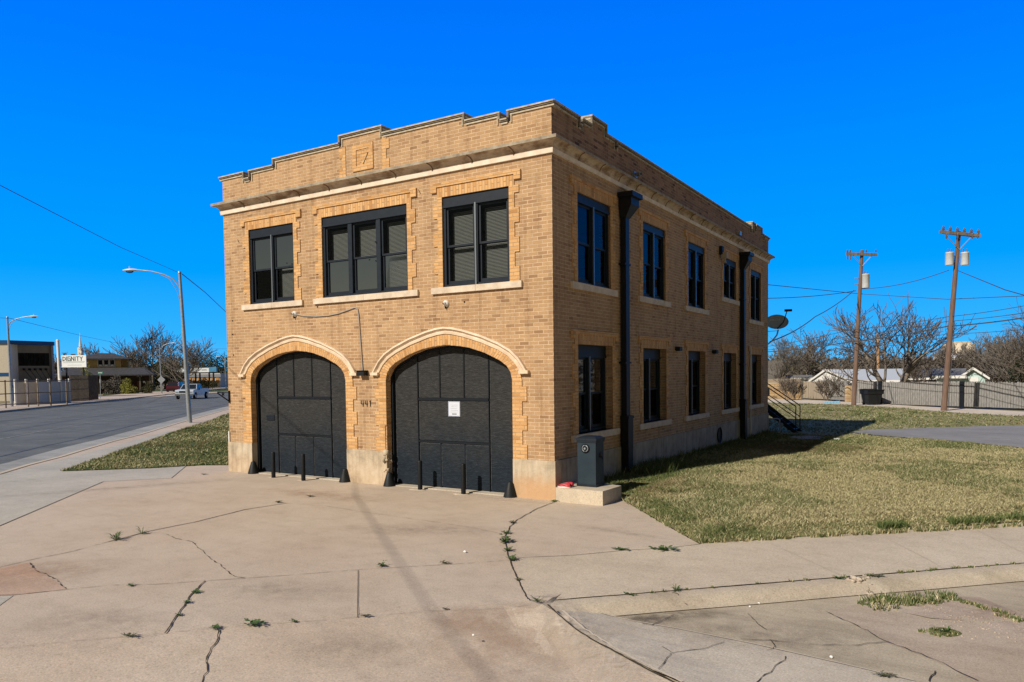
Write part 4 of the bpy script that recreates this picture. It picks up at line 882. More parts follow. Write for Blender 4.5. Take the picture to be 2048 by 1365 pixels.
# grey drive beyond the lawn and the alley
DR = [gz(G(*p, -.06)) for p in ((1702, 866), (1760, 861), (1900, 855), (2048, 850), (2300, 842), (2300, 950), (2048, 907), (1950, 895), (1850, 883), (1760, 876), (1715, 870))]
sheet('parking_drive', DR, Hl, .03, M['drive_asphalt'], .8)
DR0 = [(G(*p, -.06).x, G(*p, -.06).y) for p in ((1590, 878), (1625, 877), (1650, 881), (1640, 887), (1600, 887), (1578, 883))]
sheet('bare_patch', DR0, Hl, .03, M['gutter'], .5)
AL1 = [gz(G(*p, -.12)) for p in ((1540, 797.5), (1640, 801), (1740, 807), (1840, 813), (1960, 819), (2048, 823.5), (2300, 833))]
sheet('alley', [(AL0[0][0]-60, AL0[0][1]+12)]+AL0+AL1[::-1]+[(AL1[0][0]-60, AL1[0][1]+14)], flat(-.12), .0, M['alley'], 3)
# ------------------------------------------------------------------ grass (uncountable)
def in_poly(px, py, poly):
    c = np.zeros(len(px), bool); n = len(poly)
    for i in range(n):
        (x1, y1), (x2, y2) = poly[i], poly[(i+1) % n]
        if y1 == y2: continue
        k = ((y1 > py) != (y2 > py)) & (px < (x2-x1)*(py-y1)/(y2-y1)+x1); c ^= k
    return c
def hash_noise(x, y, s, seed=0):
    r = np.random.default_rng(seed); g = r.random((64, 64)); u, v = x/s, y/s; i, j = np.floor(u).astype(int), np.floor(v).astype(int); fu, fv = u-i, v-j
    fu, fv = fu*fu*(3-2*fu), fv*fv*(3-2*fv); q = lambda a, b_: g[a % 64, b_ % 64]
    return (q(i, j)*(1-fu)+q(i+1, j)*fu)*(1-fv)+(q(i, j+1)*(1-fu)+q(i+1, j+1)*fu)*fv
def tri_mesh(name, V, F, matidx, mats):
    me = bpy.data.meshes.new(name); me.vertices.add(len(V)); me.vertices.foreach_set('co', V.ravel().astype(np.float32))
    k = F.shape[1]; me.loops.add(F.size); me.loops.foreach_set('vertex_index', F.ravel().astype(np.int32)); me.polygons.add(len(F))
    me.polygons.foreach_set('loop_start', np.arange(0, F.size, k, dtype=np.int32)); me.polygons.foreach_set('loop_total', np.full(len(F), k, np.int32))
    for m_ in mats: me.materials.append(m_)
    me.polygons.foreach_set('material_index', matidx.astype(np.int32)); me.update(calc_edges=True); return me
def grass(name, poly, n, region, hf, green, label, exclude=None, hscale=1.0):
    x0, x1, y0, y1 = region; x = rng.uniform(x0, x1, n); y = rng.uniform(y0, y1, n); keep = in_poly(x, y, poly)
    if exclude:
        for e_ in exclude: keep &= ~in_poly(x, y, e_)
    dist = np.hypot(x-CAM.x, y-CAM.y); keep &= rng.random(n) < np.clip((15/dist)**1.6, .05, 1)
    x, y, dist = x[keep], y[keep], dist[keep]; n = len(x); z = np.array([hf(a, b_) for a, b_ in zip(x, y)])
    nz1 = hash_noise(x+50, y+50, 1.6, 1)*.6+hash_noise(x+50, y+50, .45, 2)*.4; nz2 = hash_noise(x+90, y+20, 3.1, 3)
    far = np.clip(dist/15, 1, 4); V = []; F = []; mi = []
    for k in range(3):
        a = rng.uniform(0, 2*np.pi, n); h = rng.uniform(.014, .042, n)*far**.4*hscale*(1+.7*(nz1 < .35)); wd = rng.uniform(.004, .008, n)*far*1.25; ln = rng.uniform(.5, 2.2, n)*h
        ox, oy = rng.uniform(-.03, .03, n), rng.uniform(-.03, .03, n); b_ = rng.uniform(0, 2*np.pi, n)
        p0 = np.stack([x+ox-np.cos(a)*wd, y+oy-np.sin(a)*wd, z-.01], 1); p1 = np.stack([x+ox+np.cos(a)*wd, y+oy+np.sin(a)*wd, z-.01], 1); p2 = np.stack([x+ox+np.cos(b_)*ln, y+oy+np.sin(b_)*ln, z+h], 1)
        V.append(np.stack([p0, p1, p2], 1).reshape(-1, 3)); r_ = rng.random(n)
        g_ = r_ < green(x, y, nz1, nz2)
        mi.append(np.where(g_, np.where(rng.random(n) < .5, 0, 1), np.where(rng.random(n) < .25+.9*np.clip((nz2-.5)*4, 0, .75), 3, np.where(rng.random(n) < .5, 2, 4))))
    V = np.concatenate(V); F = np.arange(len(V)).reshape(-1, 3)
    me = tri_mesh(name, V, F, np.concatenate(mi), [M['g1'], M['g2'], M['g3'], M['g4'], M['g5']]); o = bpy.data.objects.new(name, me); C.objects.link(o); return tag(o, label, 'grass', None, 'stuff')
def de(x, y): return np.array([dedge(a, b_) for a, b_ in zip(x, y)])
gr = lambda x, y, a, b_: np.clip(.16+.40*np.clip((.5-a)*4, 0, 1)+.45*(y > 17)+.30*(y > 12)*(b_ < .5)+.45*(x < 1.2)*(y < 15)+.3*(de(x, y) < .5), 0, .85)
grass('lawn_grass', LR, 420000, (0, 16, -2.5, 16), Hl, gr, 'dead straw and green mown grass of the lawn beside the building', [DR])
grass('lawn_grass', LR, 160000, (-12, 26, 14, 44), Hl, gr, 'greener mown grass at the back of the lawn behind the building', [DR], 1.1)
grass('lawn_grass', LL, 260000, (-40, -9.1, -3, 24), flat(.02), lambda x, y, a, b_: np.clip(.20+.35*(a < .5)+.2*(b_ > .5), 0, .8), 'green grass strip left of the building along the street', None, 1.2)
# taller grass tufts along the wall and the lawn edge
def tufts(name, pts, label, gmix=.8, hh=(.06, .16), n=22):
    V = []; mi = []
    for (x, y, z, s_) in pts:
        for _ in range(n):
            a = random.uniform(0, 6.28); r_ = random.uniform(0, .09)*s_; px, py = x+math.cos(a)*r_, y+math.sin(a)*r_; h = random.uniform(*hh)*s_; wd = random.uniform(.005, .011); b_ = random.uniform(0, 6.28); ln = h*random.uniform(.2, .9)
            V += [(px-wd*math.cos(b_), py-wd*math.sin(b_), z-.01), (px+wd*math.cos(b_), py+wd*math.sin(b_), z-.01), (px+math.cos(a)*ln, py+math.sin(a)*ln, z+h)]; mi.append(random.choice((0, 0, 1)) if random.random() < gmix else random.choice((2, 3, 4)))
    V = np.array(V); me = tri_mesh(name, V, np.arange(len(V)).reshape(-1, 3), np.array(mi), [M['g1'], M['g2'], M['g3'], M['g4'], M['g5']]); o = bpy.data.objects.new(name, me); C.objects.link(o); return tag(o, label, 'grass', None, 'stuff')
pts = []
for _ in range(230):
    y = random.uniform(1.2, 16.4); x = abs(random.gauss(.1, .16))+.05; s_ = 1.5 if 3.0 < y < 4.6 or random.random() < .2 else .8; pts.append((x, y, Hl(x, y), s_))
for _ in range(60): y = random.uniform(3.0, 4.8); x = random.uniform(.1, .9); pts.append((x, y, Hl(x, y), 1.7))
tufts('wall_grass', pts, 'tall dark green grass growing along the foot of the side wall', .9)
pts = []
for (ax, ay), (bx, by) in zip(EDGE[1:-1], EDGE[2:]):
    L__ = math.hypot(bx-ax, by-ay)
    for _ in range(int(min(L__, 14)*22)): t = random.random()*min(1, 14/L__); o_ = random.uniform(0, .22); x, y = ax+(bx-ax)*t+.6*o_, ay+(by-ay)*t+.7*o_; pts.append((x, y, Hl(x, y), .7))
tufts('edge_grass', pts, 'yellowish ragged grass fringe along the edge of the lawn', .4, (.04, .10), 14)
pts = []
for i in range(len(LL)):
    (ax, ay), (bx, by) = LL[i], LL[(i+1) % len(LL)]; L__ = math.hypot(bx-ax, by-ay)
    if L__ < 8 and ax > -31:
        for _ in range(int(L__*8)): t = random.random(); pts.append((ax+(bx-ax)*t, ay+(by-ay)*t+.04, .02, .8))
tufts('edge_grass', pts, 'grass fringe around the edge of the left strip of lawn', .7, (.04, .09), 10)
# ------------------------------------------------------------------ weeds
def weed_mesh(seed, n=26, up=.3, dry=False, elong=1.0, blades=False):
    r = random.Random(seed); b = MB(); st = []
    for i in range(n):
        a = r.uniform(0, 6.28); q = r.uniform(.25, 1); e = r.uniform(.05, up); c_ = Vector((math.cos(a)*elong, math.sin(a), 0)); s_ = Vector((-math.sin(a), math.cos(a), 0)); L = .10*q
        if blades: w_ = .005; p = [c_*.005, c_*L*.5+s_*w_+Vector((0, 0, L*e*2.2)), c_*L+Vector((0, 0, L*e*2.6)), c_*L*.5-s_*w_+Vector((0, 0, L*e*2.2))]; b.add(p, [(0, 1, 2, 3)]); continue
        for k in range(3):
            t0 = k/3; w_ = r.uniform(.010, .02); o = c_*L*t0+Vector((0, 0, L*e*(1-(2*t0-1)**2)+.004)); sd_2 = s_*(1 if k % 2 else -1); tip = o+c_*L*.42+sd_2*L*.25+Vector((0, 0, r.uniform(0, .02))); md = (o+tip)/2
            b.add([o, md+sd_2*w_, tip, md-sd_2*w_], [(0, 1, 2, 3)])
    return b
wm = {}
def weed(px, py, sc, lab, kind='leaf', elong=1.0, street=False, h=None):
    key = (kind, elong); 
    t_ = G(px, py, -.11) if street else Vector((*GS(px, py), 0)); z = -.11 if street else (h if h is not None else Hs(t_.x, t_.y))
    t = local('weed', lab, 'weed', (t_.x, t_.y, z+.008), 'weeds growing in the cracks', random.uniform(-.2, .6) if elong == 1 else .25)
    b = weed_mesh(hash(px) % 99, 30, .9 if kind == 'tall' else .45, False, elong, kind == 'grass'); b.build('leaves', M['weed_dry'] if kind == 'dry' else M['weed'], t)
    b = MB(); b.lathe([(.006, -.01), (.003, .03*sc)], (0, 0, 0), 5); b.build('stem', M['weed_dry'], t)
    sc *= .62 if py > 1120 else .8; t.scale = (sc, sc, sc*.8)
weed(232, 1081, 2.2, 'wide tuft of grass in the dark crack left of the middle of the slab', 'grass', 1.6); weed(285, 1069, 1.6, 'smaller grass tuft right of the wide tuft in the same dark crack', 'grass', 1.3)
weed(557, 1006, 1.0, 'small weed at the upper end of the dark straight crack'); weed(620, 994, .9, 'tiny low weed on the slab before the left garage door', 'leaf', 1.6); weed(408, 950, .8, 'low weed on the slab near the left end of the building', 'leaf', 1.8)
weed(262, 1173, .8, 'small bright weed in the long crack at the lower left', 'leaf', 1.3); weed(393, 1187, 1.1, 'uppermost leafy weed in the short slanting crack'); weed(375, 1207, .9, 'middle leafy weed in the short slanting crack'); weed(358, 1232, .8, 'lowest leafy weed in the short slanting crack')
weed(430, 1259, 1.0, 'leafy weed at the top of the jagged crack at the bottom left'); weed(509, 1251, 1.4, 'broad leafy weed right of the jagged crack at the bottom left', 'leaf', 1.7); weed(590, 1245, .7, 'small weed farthest right in the bottom joint', 'leaf', 1.4); weed(260, 1274, .9, 'flat dry weed in the bottom joint near the left edge', 'dry', 1.8)
weed(764, 1134, 1.4, 'upright bright weed standing in the joint in front of the garage doors', 'tall'); weed(890, 1128, 1.0, 'dark dry weed in the joint between the two garage doors', 'dry', 1.3); weed(730, 1234, .8, 'flat dark weed at the lower end of the short vertical joint', 'dry', 1.5); weed(891, 1220, .6, 'tiny dark weed alone low on the slab', 'dry')
weed(1010, 1085, 1.9, 'largest bushy weed in the curved crack leading from the building corner', 'tall'); weed(1012, 1068, 1.1, 'small weed above the largest bushy weed of the curved crack'); weed(1017, 1103, 1.1, 'yellow-green weed below the largest bushy weed of the curved crack', 'tall'); weed(1024, 1122, 1.4, 'bushy weed where the curved crack meets the sidewalk joint', 'tall'); weed(1024, 1047, .9, 'dark dry weed in the upper part of the curved crack', 'dry'); weed(1037, 1162, .8, 'small dry weed in the lower part of the curved crack', 'dry'); weed(1075, 1205, 1.5, 'wide weed at the corner of the sidewalk and the curb', 'grass', 1.6)
weed(1108, 1004, .9, 'small green weed at the foot of the building corner', 'leaf', 1.4, h=.0); weed(1327, 1101, 1.7, 'broad grey-green weed where the sidewalk meets the lawn tip', 'leaf', 1.6); weed(1242, 1101, 1.1, 'low weed in the sidewalk joint left of the broad one', 'leaf', 1.8); weed(1352, 1184, 1.6, 'spiky weed in the curb crack', 'grass'); weed(1262, 1192, 1.0, 'low weed in the curb crack left of the spiky one', 'leaf', 1.5); weed(1678, 1160, 1.2, 'bright round weed in the curb crack by the broken curb'); weed(1750, 1155, 1.2, 'dark weed in the curb crack right of the broken curb', 'dry', 1.5)
weed(1890, 1266, 1.6, 'grass filling the round hole in the street', 'grass', 1.5, True); weed(1768, 1354, 1.0, 'dry weed strip at the bottom edge of the street joint', 'dry', 2.0, True)
b = MB(); p = G(1890, 1265, -.11); b.add([(p.x+(.13+.012*math.sin(3*a))*math.cos(a), p.y+.12*math.sin(a), -.1045) for a in [k*math.pi/10 for k in range(20)]], [tuple(range(20))]); tag(b.build('street_hole', M['lawn_green']), None, None, None, 'structure')
pts = []
for s_ in range(46): s0 = sA+1.2+random.random()*8; p = ts2xy(5.71+random.uniform(-.02, .02), s0); pts.append((*p, .005, .28))
tufts('crack_sprigs', pts, 'tiny green sprigs along the crack behind the curb', .8, (.06, .12), 16)
pts = []
for _ in range(14):
    p = G(1890+random.gauss(0, 22), 1266+random.gauss(0, 3), -.11); pts.append((p.x, p.y, -.104, .35))
for _ in range(70):
    t = random.random(); p = G(1735+t*150+random.gauss(0, 12), 1208-t*8+random.gauss(0, 6), -.11); pts.append((p.x, p.y, -.105, .7))
for _ in range(40):
    t = random.random(); p = G(1890+t*160, 1192+t*52+random.gauss(0, 3), -.11); pts.append((p.x, p.y, -.105, .4))
tufts('gutter_weeds', pts, 'matted grey-green dry grass filling the broken gutter', .72, (.04, .1), 16)
pts = []
for _ in range(240):
    s0 = 2.6+random.random()*6; t0 = 3.78-abs(random.gauss(0, .06)); p = ts2xy(t0, s0)
    if hash_noise(np.array([s0]), np.array([0.3]), .8, 5)[0] > .42: pts.append((*p, .05, .55))
tufts('edge_weeds', pts, 'broad dark green weeds along the sidewalk edge of the lawn', 1.0, (.1, .2), 18)
b = MB(); q0 = G(1738, 1172, 0)
for k in range(34): a_ = random.gauss(0, .13); c__ = random.uniform(-.05, .3); s_ = random.uniform(.012, .04); t0, s0 = T2(q0.x, q0.y); xx, yy_ = ts2xy(5.72+c__, s0+a_*.7+c__*.2); b.blob((xx, yy_, .0-.11*sm(.1, .28, c__)+.008), (s_, s_*.8, s_*.6), k, .5, 6, 4)
tag(b.build('curb_rubble', M['rough']), 'crumbled concrete where the curb has broken', 'rubble', None, 'stuff')
# pebbles and litter
for px, py, r_, lab, st in ((930, 1106, .022, 'single white pebble on the slab before the right garage door', 0), (947, 1291, .014, 'tiny white pebble low on the slab', 0), (1663, 1317, .016, 'white pebble on the side street near the bottom edge', 1), (1518, 1209, .015, 'small white pebble against the curb', 1), (1500, 1215, .012, 'tiny pale pebble near the curb face', 1)):
    p = G(px, py, -.11) if st else Vector((*GS(px, py), 0)); b = MB(); z = -.11 if st else 0; b.blob((p.x, p.y, z+r_*.7), (r_, r_*.7, r_*.7), px, .25, 10, 6); tag(b.build('pebble', M['white'], org=(p.x, p.y, z)), lab, 'pebble')
b = MB()
for _ in range(260):
    q = random.random(); p = G(1840+q*230+random.gauss(0, 25), 1215+q*45+random.gauss(0, 16), -.11); s_ = random.uniform(.004, .012); b.blob((p.x, p.y, -.107), (s_, s_, s_*.7), _, .4, 5, 4)
tag(b.build('gravel', M['rough']), 'loose gravel and concrete crumbs in the broken part of the street', 'gravel', None, 'stuff')
b = MB(); p = G(1674, 883, .0); b.blob((p.x, p.y, .04), (.14, .08, .06), 3, .4, 8, 5); tag(b.build('white_litter', M['white'], org=(p.x, p.y, 0)), 'crumpled white litter on the lawn just outside the building shadow', 'litter')
# ================================================================== BACKGROUND
GZ = -.13
def gb(px, py, z=GZ): p = G(px, py, z); return p, (p-CAM).dot(FW)
def up(px, py, D): return P(px, py, D).z
RX, FY = Vector((R2.x, R2.y, 0)).normalized(), Vector((FW.x, FW.y, 0)).normalized()
def CT(px): return math.cos(math.atan((px-1024)/FPX))
def FA(px): r_ = ray(px, 760); return math.atan2(-r_.x, r_.y)      # facing the viewer at that bearing
FACE = math.atan2(RX.y, RX.x)       # local x runs to the right of the picture, local y away from it
M['bark'] = noisy('grey_bark', (.115, .095, .075), (.24, .205, .165), 6, .95, stretch=(1, 1, .3))
M['twig'] = noisy('twigs', (.085, .068, .055), (.17, .145, .12), 4, .95)
M['twig_grey'] = noisy('grey_twigs', (.13, .115, .10), (.20, .18, .155), 3, .95)
M['pole_wood'] = noisy('utility_pole_wood', (.125, .075, .055), (.21, .145, .11), 5, .9, stretch=(4, 4, .3))
M['leaf_dark'] = noisy('dark_foliage', (.022, .035, .014), (.05, .062, .025), 2, .8)
M['leaf_olive'] = noisy('olive_foliage', (.045, .05, .02), (.085, .082, .035), 2, .8)
M['leaf_yellow'] = noisy('yellow_green_foliage', (.16, .17, .03), (.28, .27, .06), 3, .8)
M['leaf_brown'] = noisy('brown_brush', (.085, .075, .065), (.16, .145, .125), 2, .9)
M['wire'] = mat('power_cable', (.07, .08, .09), .6)
M['porcelain'] = mat('porcelain', (.12, .10, .10), .3)
M['can'] = noisy('transformer_paint', (.62, .66, .70), (.52, .56, .60), 4, .4)
M['shingle'] = noisy('dark_shingles', (.035, .037, .042), (.075, .075, .08), 3, .9, .4, 14)
M['grey_shingle'] = noisy('grey_shingles', (.13, .135, .14), (.21, .215, .22), 3, .9, .3, 14)
def branch_tree(name, label, loc, height, spread=.9, seed=0, r0=.2, levels=5, trunks=1, group=None, lean=0, fork=.3, twm='twig', droop=.0, rmin=None, ratio=(.55, .82), build=True, wob=.22, kids=4):
    r = random.Random(seed); tr = MB(); cr = MB(); dd_ = math.hypot(loc[0]-CAM.x, loc[1]-CAM.y); rm = rmin or dd_*.0002
    def grow(p, d, ln, rad, lv):
        n = 4 if lv < levels-1 else 3; pts = [p]; rs = [rad]; dirs = [d]
        for i in range(n):
            d = (d+Vector((r.uniform(-1, 1), r.uniform(-1, 1), r.uniform(-.8, .8)))*wob+Vector((0, 0, .06-droop*(lv > 1)))).normalized(); p = p+d*ln/n; pts.append(p); rs.append(max(rad*(1-.5*(i+1)/n), rm)); dirs.append(d)
        mb = tr if lv <= 1 else cr; mb.tube(pts, rs, 6 if lv == 0 else (4 if lv < 3 else 3), caps=False)
        if lv >= levels: return
        k = kids if lv else kids+1
        for j in range(k):
            i = min(n, max(1, int(n*(fork+(1-fork)*(j+1)/k)+.3))); a = r.uniform(0, 6.28); dd = dirs[i]; ref = Vector((math.cos(a), math.sin(a), r.uniform(-.1, .5)))
            nd = (dd*.75+ref*spread*r.uniform(.6, 1.1)).normalized(); grow(pts[i], nd, ln*r.uniform(*ratio), rs[i]*r.uniform(.55, .75), lv+1)
        grow(pts[-1], dirs[-1], ln*.7, rs[-1], lv+1)
    for t in range(trunks):
        a = lean+t*(math.pi if trunks == 2 else 2*math.pi/trunks); tilt = .0 if trunks == 1 else .38
        d = Vector((math.cos(a)*tilt+(.12*math.cos(lean) if trunks == 1 else 0), math.sin(a)*tilt*.5, 1)).normalized()
        grow(Vector((math.cos(a)*.1*(trunks > 1), 0, -.15)), d, height*.34, r0, 0)
    # stretch to the asked height
    zm = max(v[2] for v in cr.v+tr.v); k = height/zm
    for mb in (tr, cr): mb.v = [(x*k, y*k, z*k) for x, y, z in mb.v]
    for mb in (tr, cr):
        pass
    o = local(name, label, 'tree', loc, group, FACE); tr.build('trunk', M['bark'], o); cr.build('crown', M[twm], o); return o
def leaf_crown(c, rad, n, size, seed, flatten=.5, holes=.35):
    g = np.random.default_rng(seed); k = g.integers(7, 12); cc = g.normal(0, .42, (k, 3))*rad; cs = g.uniform(.35, .62, k)
    idx = g.integers(0, k, n); d = g.normal(0, 1, (n, 3)); d /= np.linalg.norm(d, axis=1)[:, None]; q = g.uniform(.55, 1.05, n)[:, None]
    p = np.array(c)+cc[idx]+d*q*cs[idx][:, None]*rad; p = p[p[:, 2] > -.1]
    n = len(p); a = g.normal(0, 1, (n, 3)); a /= np.linalg.norm(a, axis=1)[:, None]; b_ = np.cross(a, g.normal(0, 1, (n, 3))); b_ /= np.linalg.norm(b_, axis=1)[:, None]; s_ = size*g.uniform(.5, 1.3, (n, 1))
    V = np.stack([p-a*s_, p+b_*s_*.45, p+a*s_, p-b_*s_*.45], 1).reshape(-1, 3); return V, np.arange(len(V)).reshape(-1, 4)
def leafy(name, label, cat, loc, rad, h, n, size, seed, mt, trunk=.0, group=None, cz=None):
    o = local(name, label, cat, loc, group, FACE); V, F = leaf_crown((0, 0, cz if cz is not None else trunk+h*.5), np.array([rad, rad*.8, h*.55]), n, size, seed)
    me = tri_mesh('crown' if trunk else 'leaves', V, F, np.zeros(len(F)), [M[mt]]); c_ = bpy.data.objects.new('crown' if trunk else 'leaves', me); C.objects.link(c_); c_.parent = o
    b = MB(); hh = (trunk or .3)+h*.35; b.tube([(0, 0, -.1), (.05, 0, hh*.5), (-.03, .02, hh)], [.05+rad*.03, .04+rad*.02, .03], 6)
    for a in range(5): b.tube([(0, 0, hh*.45), (math.cos(a*1.3)*rad*.5, math.sin(a*1.3)*rad*.4, hh+h*.15)], [.03+rad*.01, .015], 4)
    b.build('trunk' if trunk else 'stem', M['bark'], o); return o
def leanto(pt): return (pt.x, pt.y, pt.z)
# ---------------------------------------------------------------- street lamps
def street_lamp(px, py, top, head, lab, r=.11, dz=None, tilt=0):
    p, D = gb(px, py); t = local('street_lamp', lab, 'street lamp', leanto(p), 'cobra-head street lamps', FACE)
    tp = P(*top, D)-p; hd = P(*head, D)-p; f = lambda v: (v.dot(RX), v.dot(FY)*0, v.z)
    T_, H_ = f(tp), f(hd); b = MB(); b.tube([(0, 0, 0), T_], [r, r*.6], 12); b.lathe([(r*.7, -.03), (r*.7, .06), (r*.3, .09)], T_, 10); b.build('pole', M['grey_metal'], t)
    b = MB(); b.box(-.19, .19, -.19, .19, -.05, .05); b.lathe([(.14, .05), (.12, .14)], (0, 0, 0), 10); b.build('base_plate', M['grey_metal'], t)
    s_ = -1 if H_[0] < T_[0] else 1; zt = T_[2]-.55; a0 = (T_[0], 0, zt-.2); span = abs(H_[0]-T_[0]); zh = H_[2]
    pts = [a0, (T_[0]+s_*span*.13, 0, zt+(zh-zt)*.35), (T_[0]+s_*span*.32, 0, zt+(zh-zt)*.68), (T_[0]+s_*span*.55, 0, zt+(zh-zt)*.90), (T_[0]+s_*span*.78, 0, zh)]
    b = MB(); b.tube(pts, .035, 8); b.tube([(T_[0], 0, zt-1.0), (T_[0]+s_*span*.06, 0, zt-.35), (T_[0]+s_*span*.2, 0, zt+(zh-zt)*.35), (T_[0]+s_*span*.4, 0, zt+(zh-zt)*.72)], .016, 6); b.build('arm', M['grey_metal'], t)
    b = MB(); hx = H_[0]; L = .75
    v = []; 
    for xx, ry, rz in ((0, .02, .03), (.12, .08, .06), (.35, .14, .10), (.58, .13, .09), (.75, .05, .05), (.9, .03, .03)):
        for k in range(10): a = 2*math.pi*k/10; v.append((hx-s_*xx+s_*.35, ry*math.cos(a), zh+rz*math.sin(a)*(1 if math.sin(a) > 0 else .5)))
    b.add(v, [(i*10+k, i*10+(k+1) % 10, (i+1)*10+(k+1) % 10, (i+1)*10+k) for i in range(5) for k in range(10)], True); b.lathe([(.03, .0), (.03, .14)], (hx, 0, zh+.06), 6); b.build('lamp_head', M['can'], t)
    b = MB(); b.blob((hx-s_*.0, 0, zh-.05), (.2, .1, .09), 2, .03, 12, 8); b.build('lens', M['glass'], t); return t, p, D
lamp1, lp, lD = street_lamp(380, 851, (365, 548), (266, 543), 'tall galvanised street lamp on the near kerb just left of the brick building', .12)
street_lamp(24, 817, (20, 636), (73, 634), 'street lamp on the far sidewalk in front of the beige office block', .12)
street_lamp(323, 789, (321, 691), (349, 687), 'distant street lamp behind the diamond sign', .09)
street_lamp(452.5, 779, (450, 716), (436, 714), 'farthest street lamp beside the left edge of the brick building', .1)
# ---------------------------------------------------------------- wires
def wire(lab, pts, r=.018, name='power_line', sag=0.0, group=None):
    b = MB(); out = []
    for (a, c_) in zip(pts, pts[1:]):
        a, c_ = Vector(a), Vector(c_)
        for i in range(12): t = i/12; q = a.lerp(c_, t); q.z -= sag*4*t*(1-t); out.append(q)
    out.append(Vector(pts[-1])); b.tube(out, r, 5, caps=False); m_ = out[len(out)//2]
    return tag(b.build(name, M['wire'], org=(m_.x, m_.y, m_.z)), lab, 'cable', group)
top1 = P(365, 549, lD)
wire('thick cable rising over the street from the near street lamp to the upper left', [top1, (-20.2, 3.95, 7.12), (-13.7, -2.9, 7.06), (-6.35, -10.75, 7.15), (.45, -17.3, 7.6), (6, -23, 8.2)], .0105)
wire('thick cable falling behind the brick building from the near street lamp', [top1, P(410, 585, 50), P(462, 634, 72)], .025)
wire('thin wire from the left edge over the beige office block to the far trees', [P(-60, 634, 60), P(20, 637, 61), P(163, 672, 100), P(250, 690, 150)], .02)
wire('thin level wire beside the left edge of the brick building', [P(395, 698, 130), P(470, 698, 130)], .02)
# ---------------------------------------------------------------- left: office block
D = 86
def frame_at(px, D, z=GZ): p = P(px, 757, D); return Vector((p.x, p.y, z))
def lx(px, px0, D): return (px-px0)/FPX*D*CT(px0)
def lz(py, px, D): return P(px, py, D).z-GZ
M['beige'] = noisy('beige_brick', (.66, .60, .50), (.58, .52, .42), 6, .9, .3, 30); M['beige_shade'] = noisy('shaded_taupe_wall', (.24, .23, .22), (.20, .19, .185), 3, .9); M['blue'] = noisy('blue_band', (.01, .07, .22), (.015, .09, .27), 5, .6)  # recessed wall: its shade is put into this darker copy of the beige
t = local('office_building', 'beige office block with a blue roof band at the far left', 'building', frame_at(22, D), None, FA(22)-.35)
zT = lz(681, 22, D); zS = 4.1/6.5*zT
xr = (lx(109, 22, D)-1.3)/.94; xl = -9
b = MB(); b.box(xl, 0, 0, 4.6, -.1, zT-.45); b.build('wall', M['beige'], t)
b = MB(); b.slab([(0, 2.2), (xr, 4.2), (xr, 4.6), (0, 4.6)], -.1, zT-.35); b.build('recessed_wall', M['beige_shade'], t)
b = MB(); b.slab([(xl, -.1), (0, -.1), (.02, .1), (xr+.1, 2.1+2), (xr+.1, 4.7), (xl, 4.7)], zT-.45, zT, lambda u, v, d: (u, v, d)); b.build('roof_band', M['blue'], t)
b = MB(); b.box(xl, .001, -.03, .1, lz(753, 10, D), lz(746, 10, D)); b.build('blue_stripe', M['blue'], t)
yy = lambda x: 2.2+2*x/xr
def wq(b, x0, x1, z0, z1, o): b.add([(x0, yy(x0)-o, z0), (x1, yy(x1)-o, z0), (x1, yy(x1)-o, z1), (x0, yy(x0)-o, z1)], [(0, 1, 2, 3)])
z0, z1 = lz(730, 60, D), lz(706, 60, D)
b = MB()
for k in range(5): x0 = .18+k*.44; b.slab([(x0, yy(x0)-.06), (x0+.36, yy(x0+.36)-.06), (x0+.36, yy(x0+.36)+.1), (x0, yy(x0)+.1)], z0, z1)
b.build('window', M['glass'], t); b = MB(); b.slab([(.05, yy(.05)-.02), (2.75, yy(2.75)-.02), (2.75, yy(2.75)+.05), (.05, yy(.05)+.05)], z0-.08, z1+.08)
for k in range(6): x0 = .12+k*.44; b.slab([(x0, yy(x0)-.1), (x0+.06, yy(x0)-.1), (x0+.06, yy(x0)+.1), (x0, yy(x0)+.1)], z0, z1)
b.build('window_frame', M['frame_dark'], t)
b = MB(); b.slab([(3.05, yy(3)-.35), (xr+.05, yy(xr)-.35), (xr+.05, yy(xr)+.1), (3.05, yy(3)+.1)], 1.7, zT-.5); b.build('panel', noisy('taupe_panel_light', (.27, .26, .25), (.23, .22, .215), 3, .9), t)
b = MB(); b.slab([(0, .1), (xr+1.2, 1.2), (xr+1.2, 4.5), (0, 4.5)], 1.45, 1.75); b.build('canopy', M['frame_dark'], t)
b = MB()
for k in range(5): x0 = .55+k*.48; b.box(x0-.09, x0+.09, yy(x0)-.35, yy(x0), z0-.62, z0-.38); b.tube([(x0, yy(x0)-.2, z0-.5), (x0+1.6, 1.3, 1.8)], .03, 4)
b.build('stay_rod', M['frame_dark'], t)
b = MB(); b.box(.5, 2.1, 2.9, 3.0, 0, 1.5); b.build('shop_window', noisy('pale_blue_glass', (.25, .38, .48), (.45, .52, .55), 1, .3), t)  # glass in a mottled pale blue
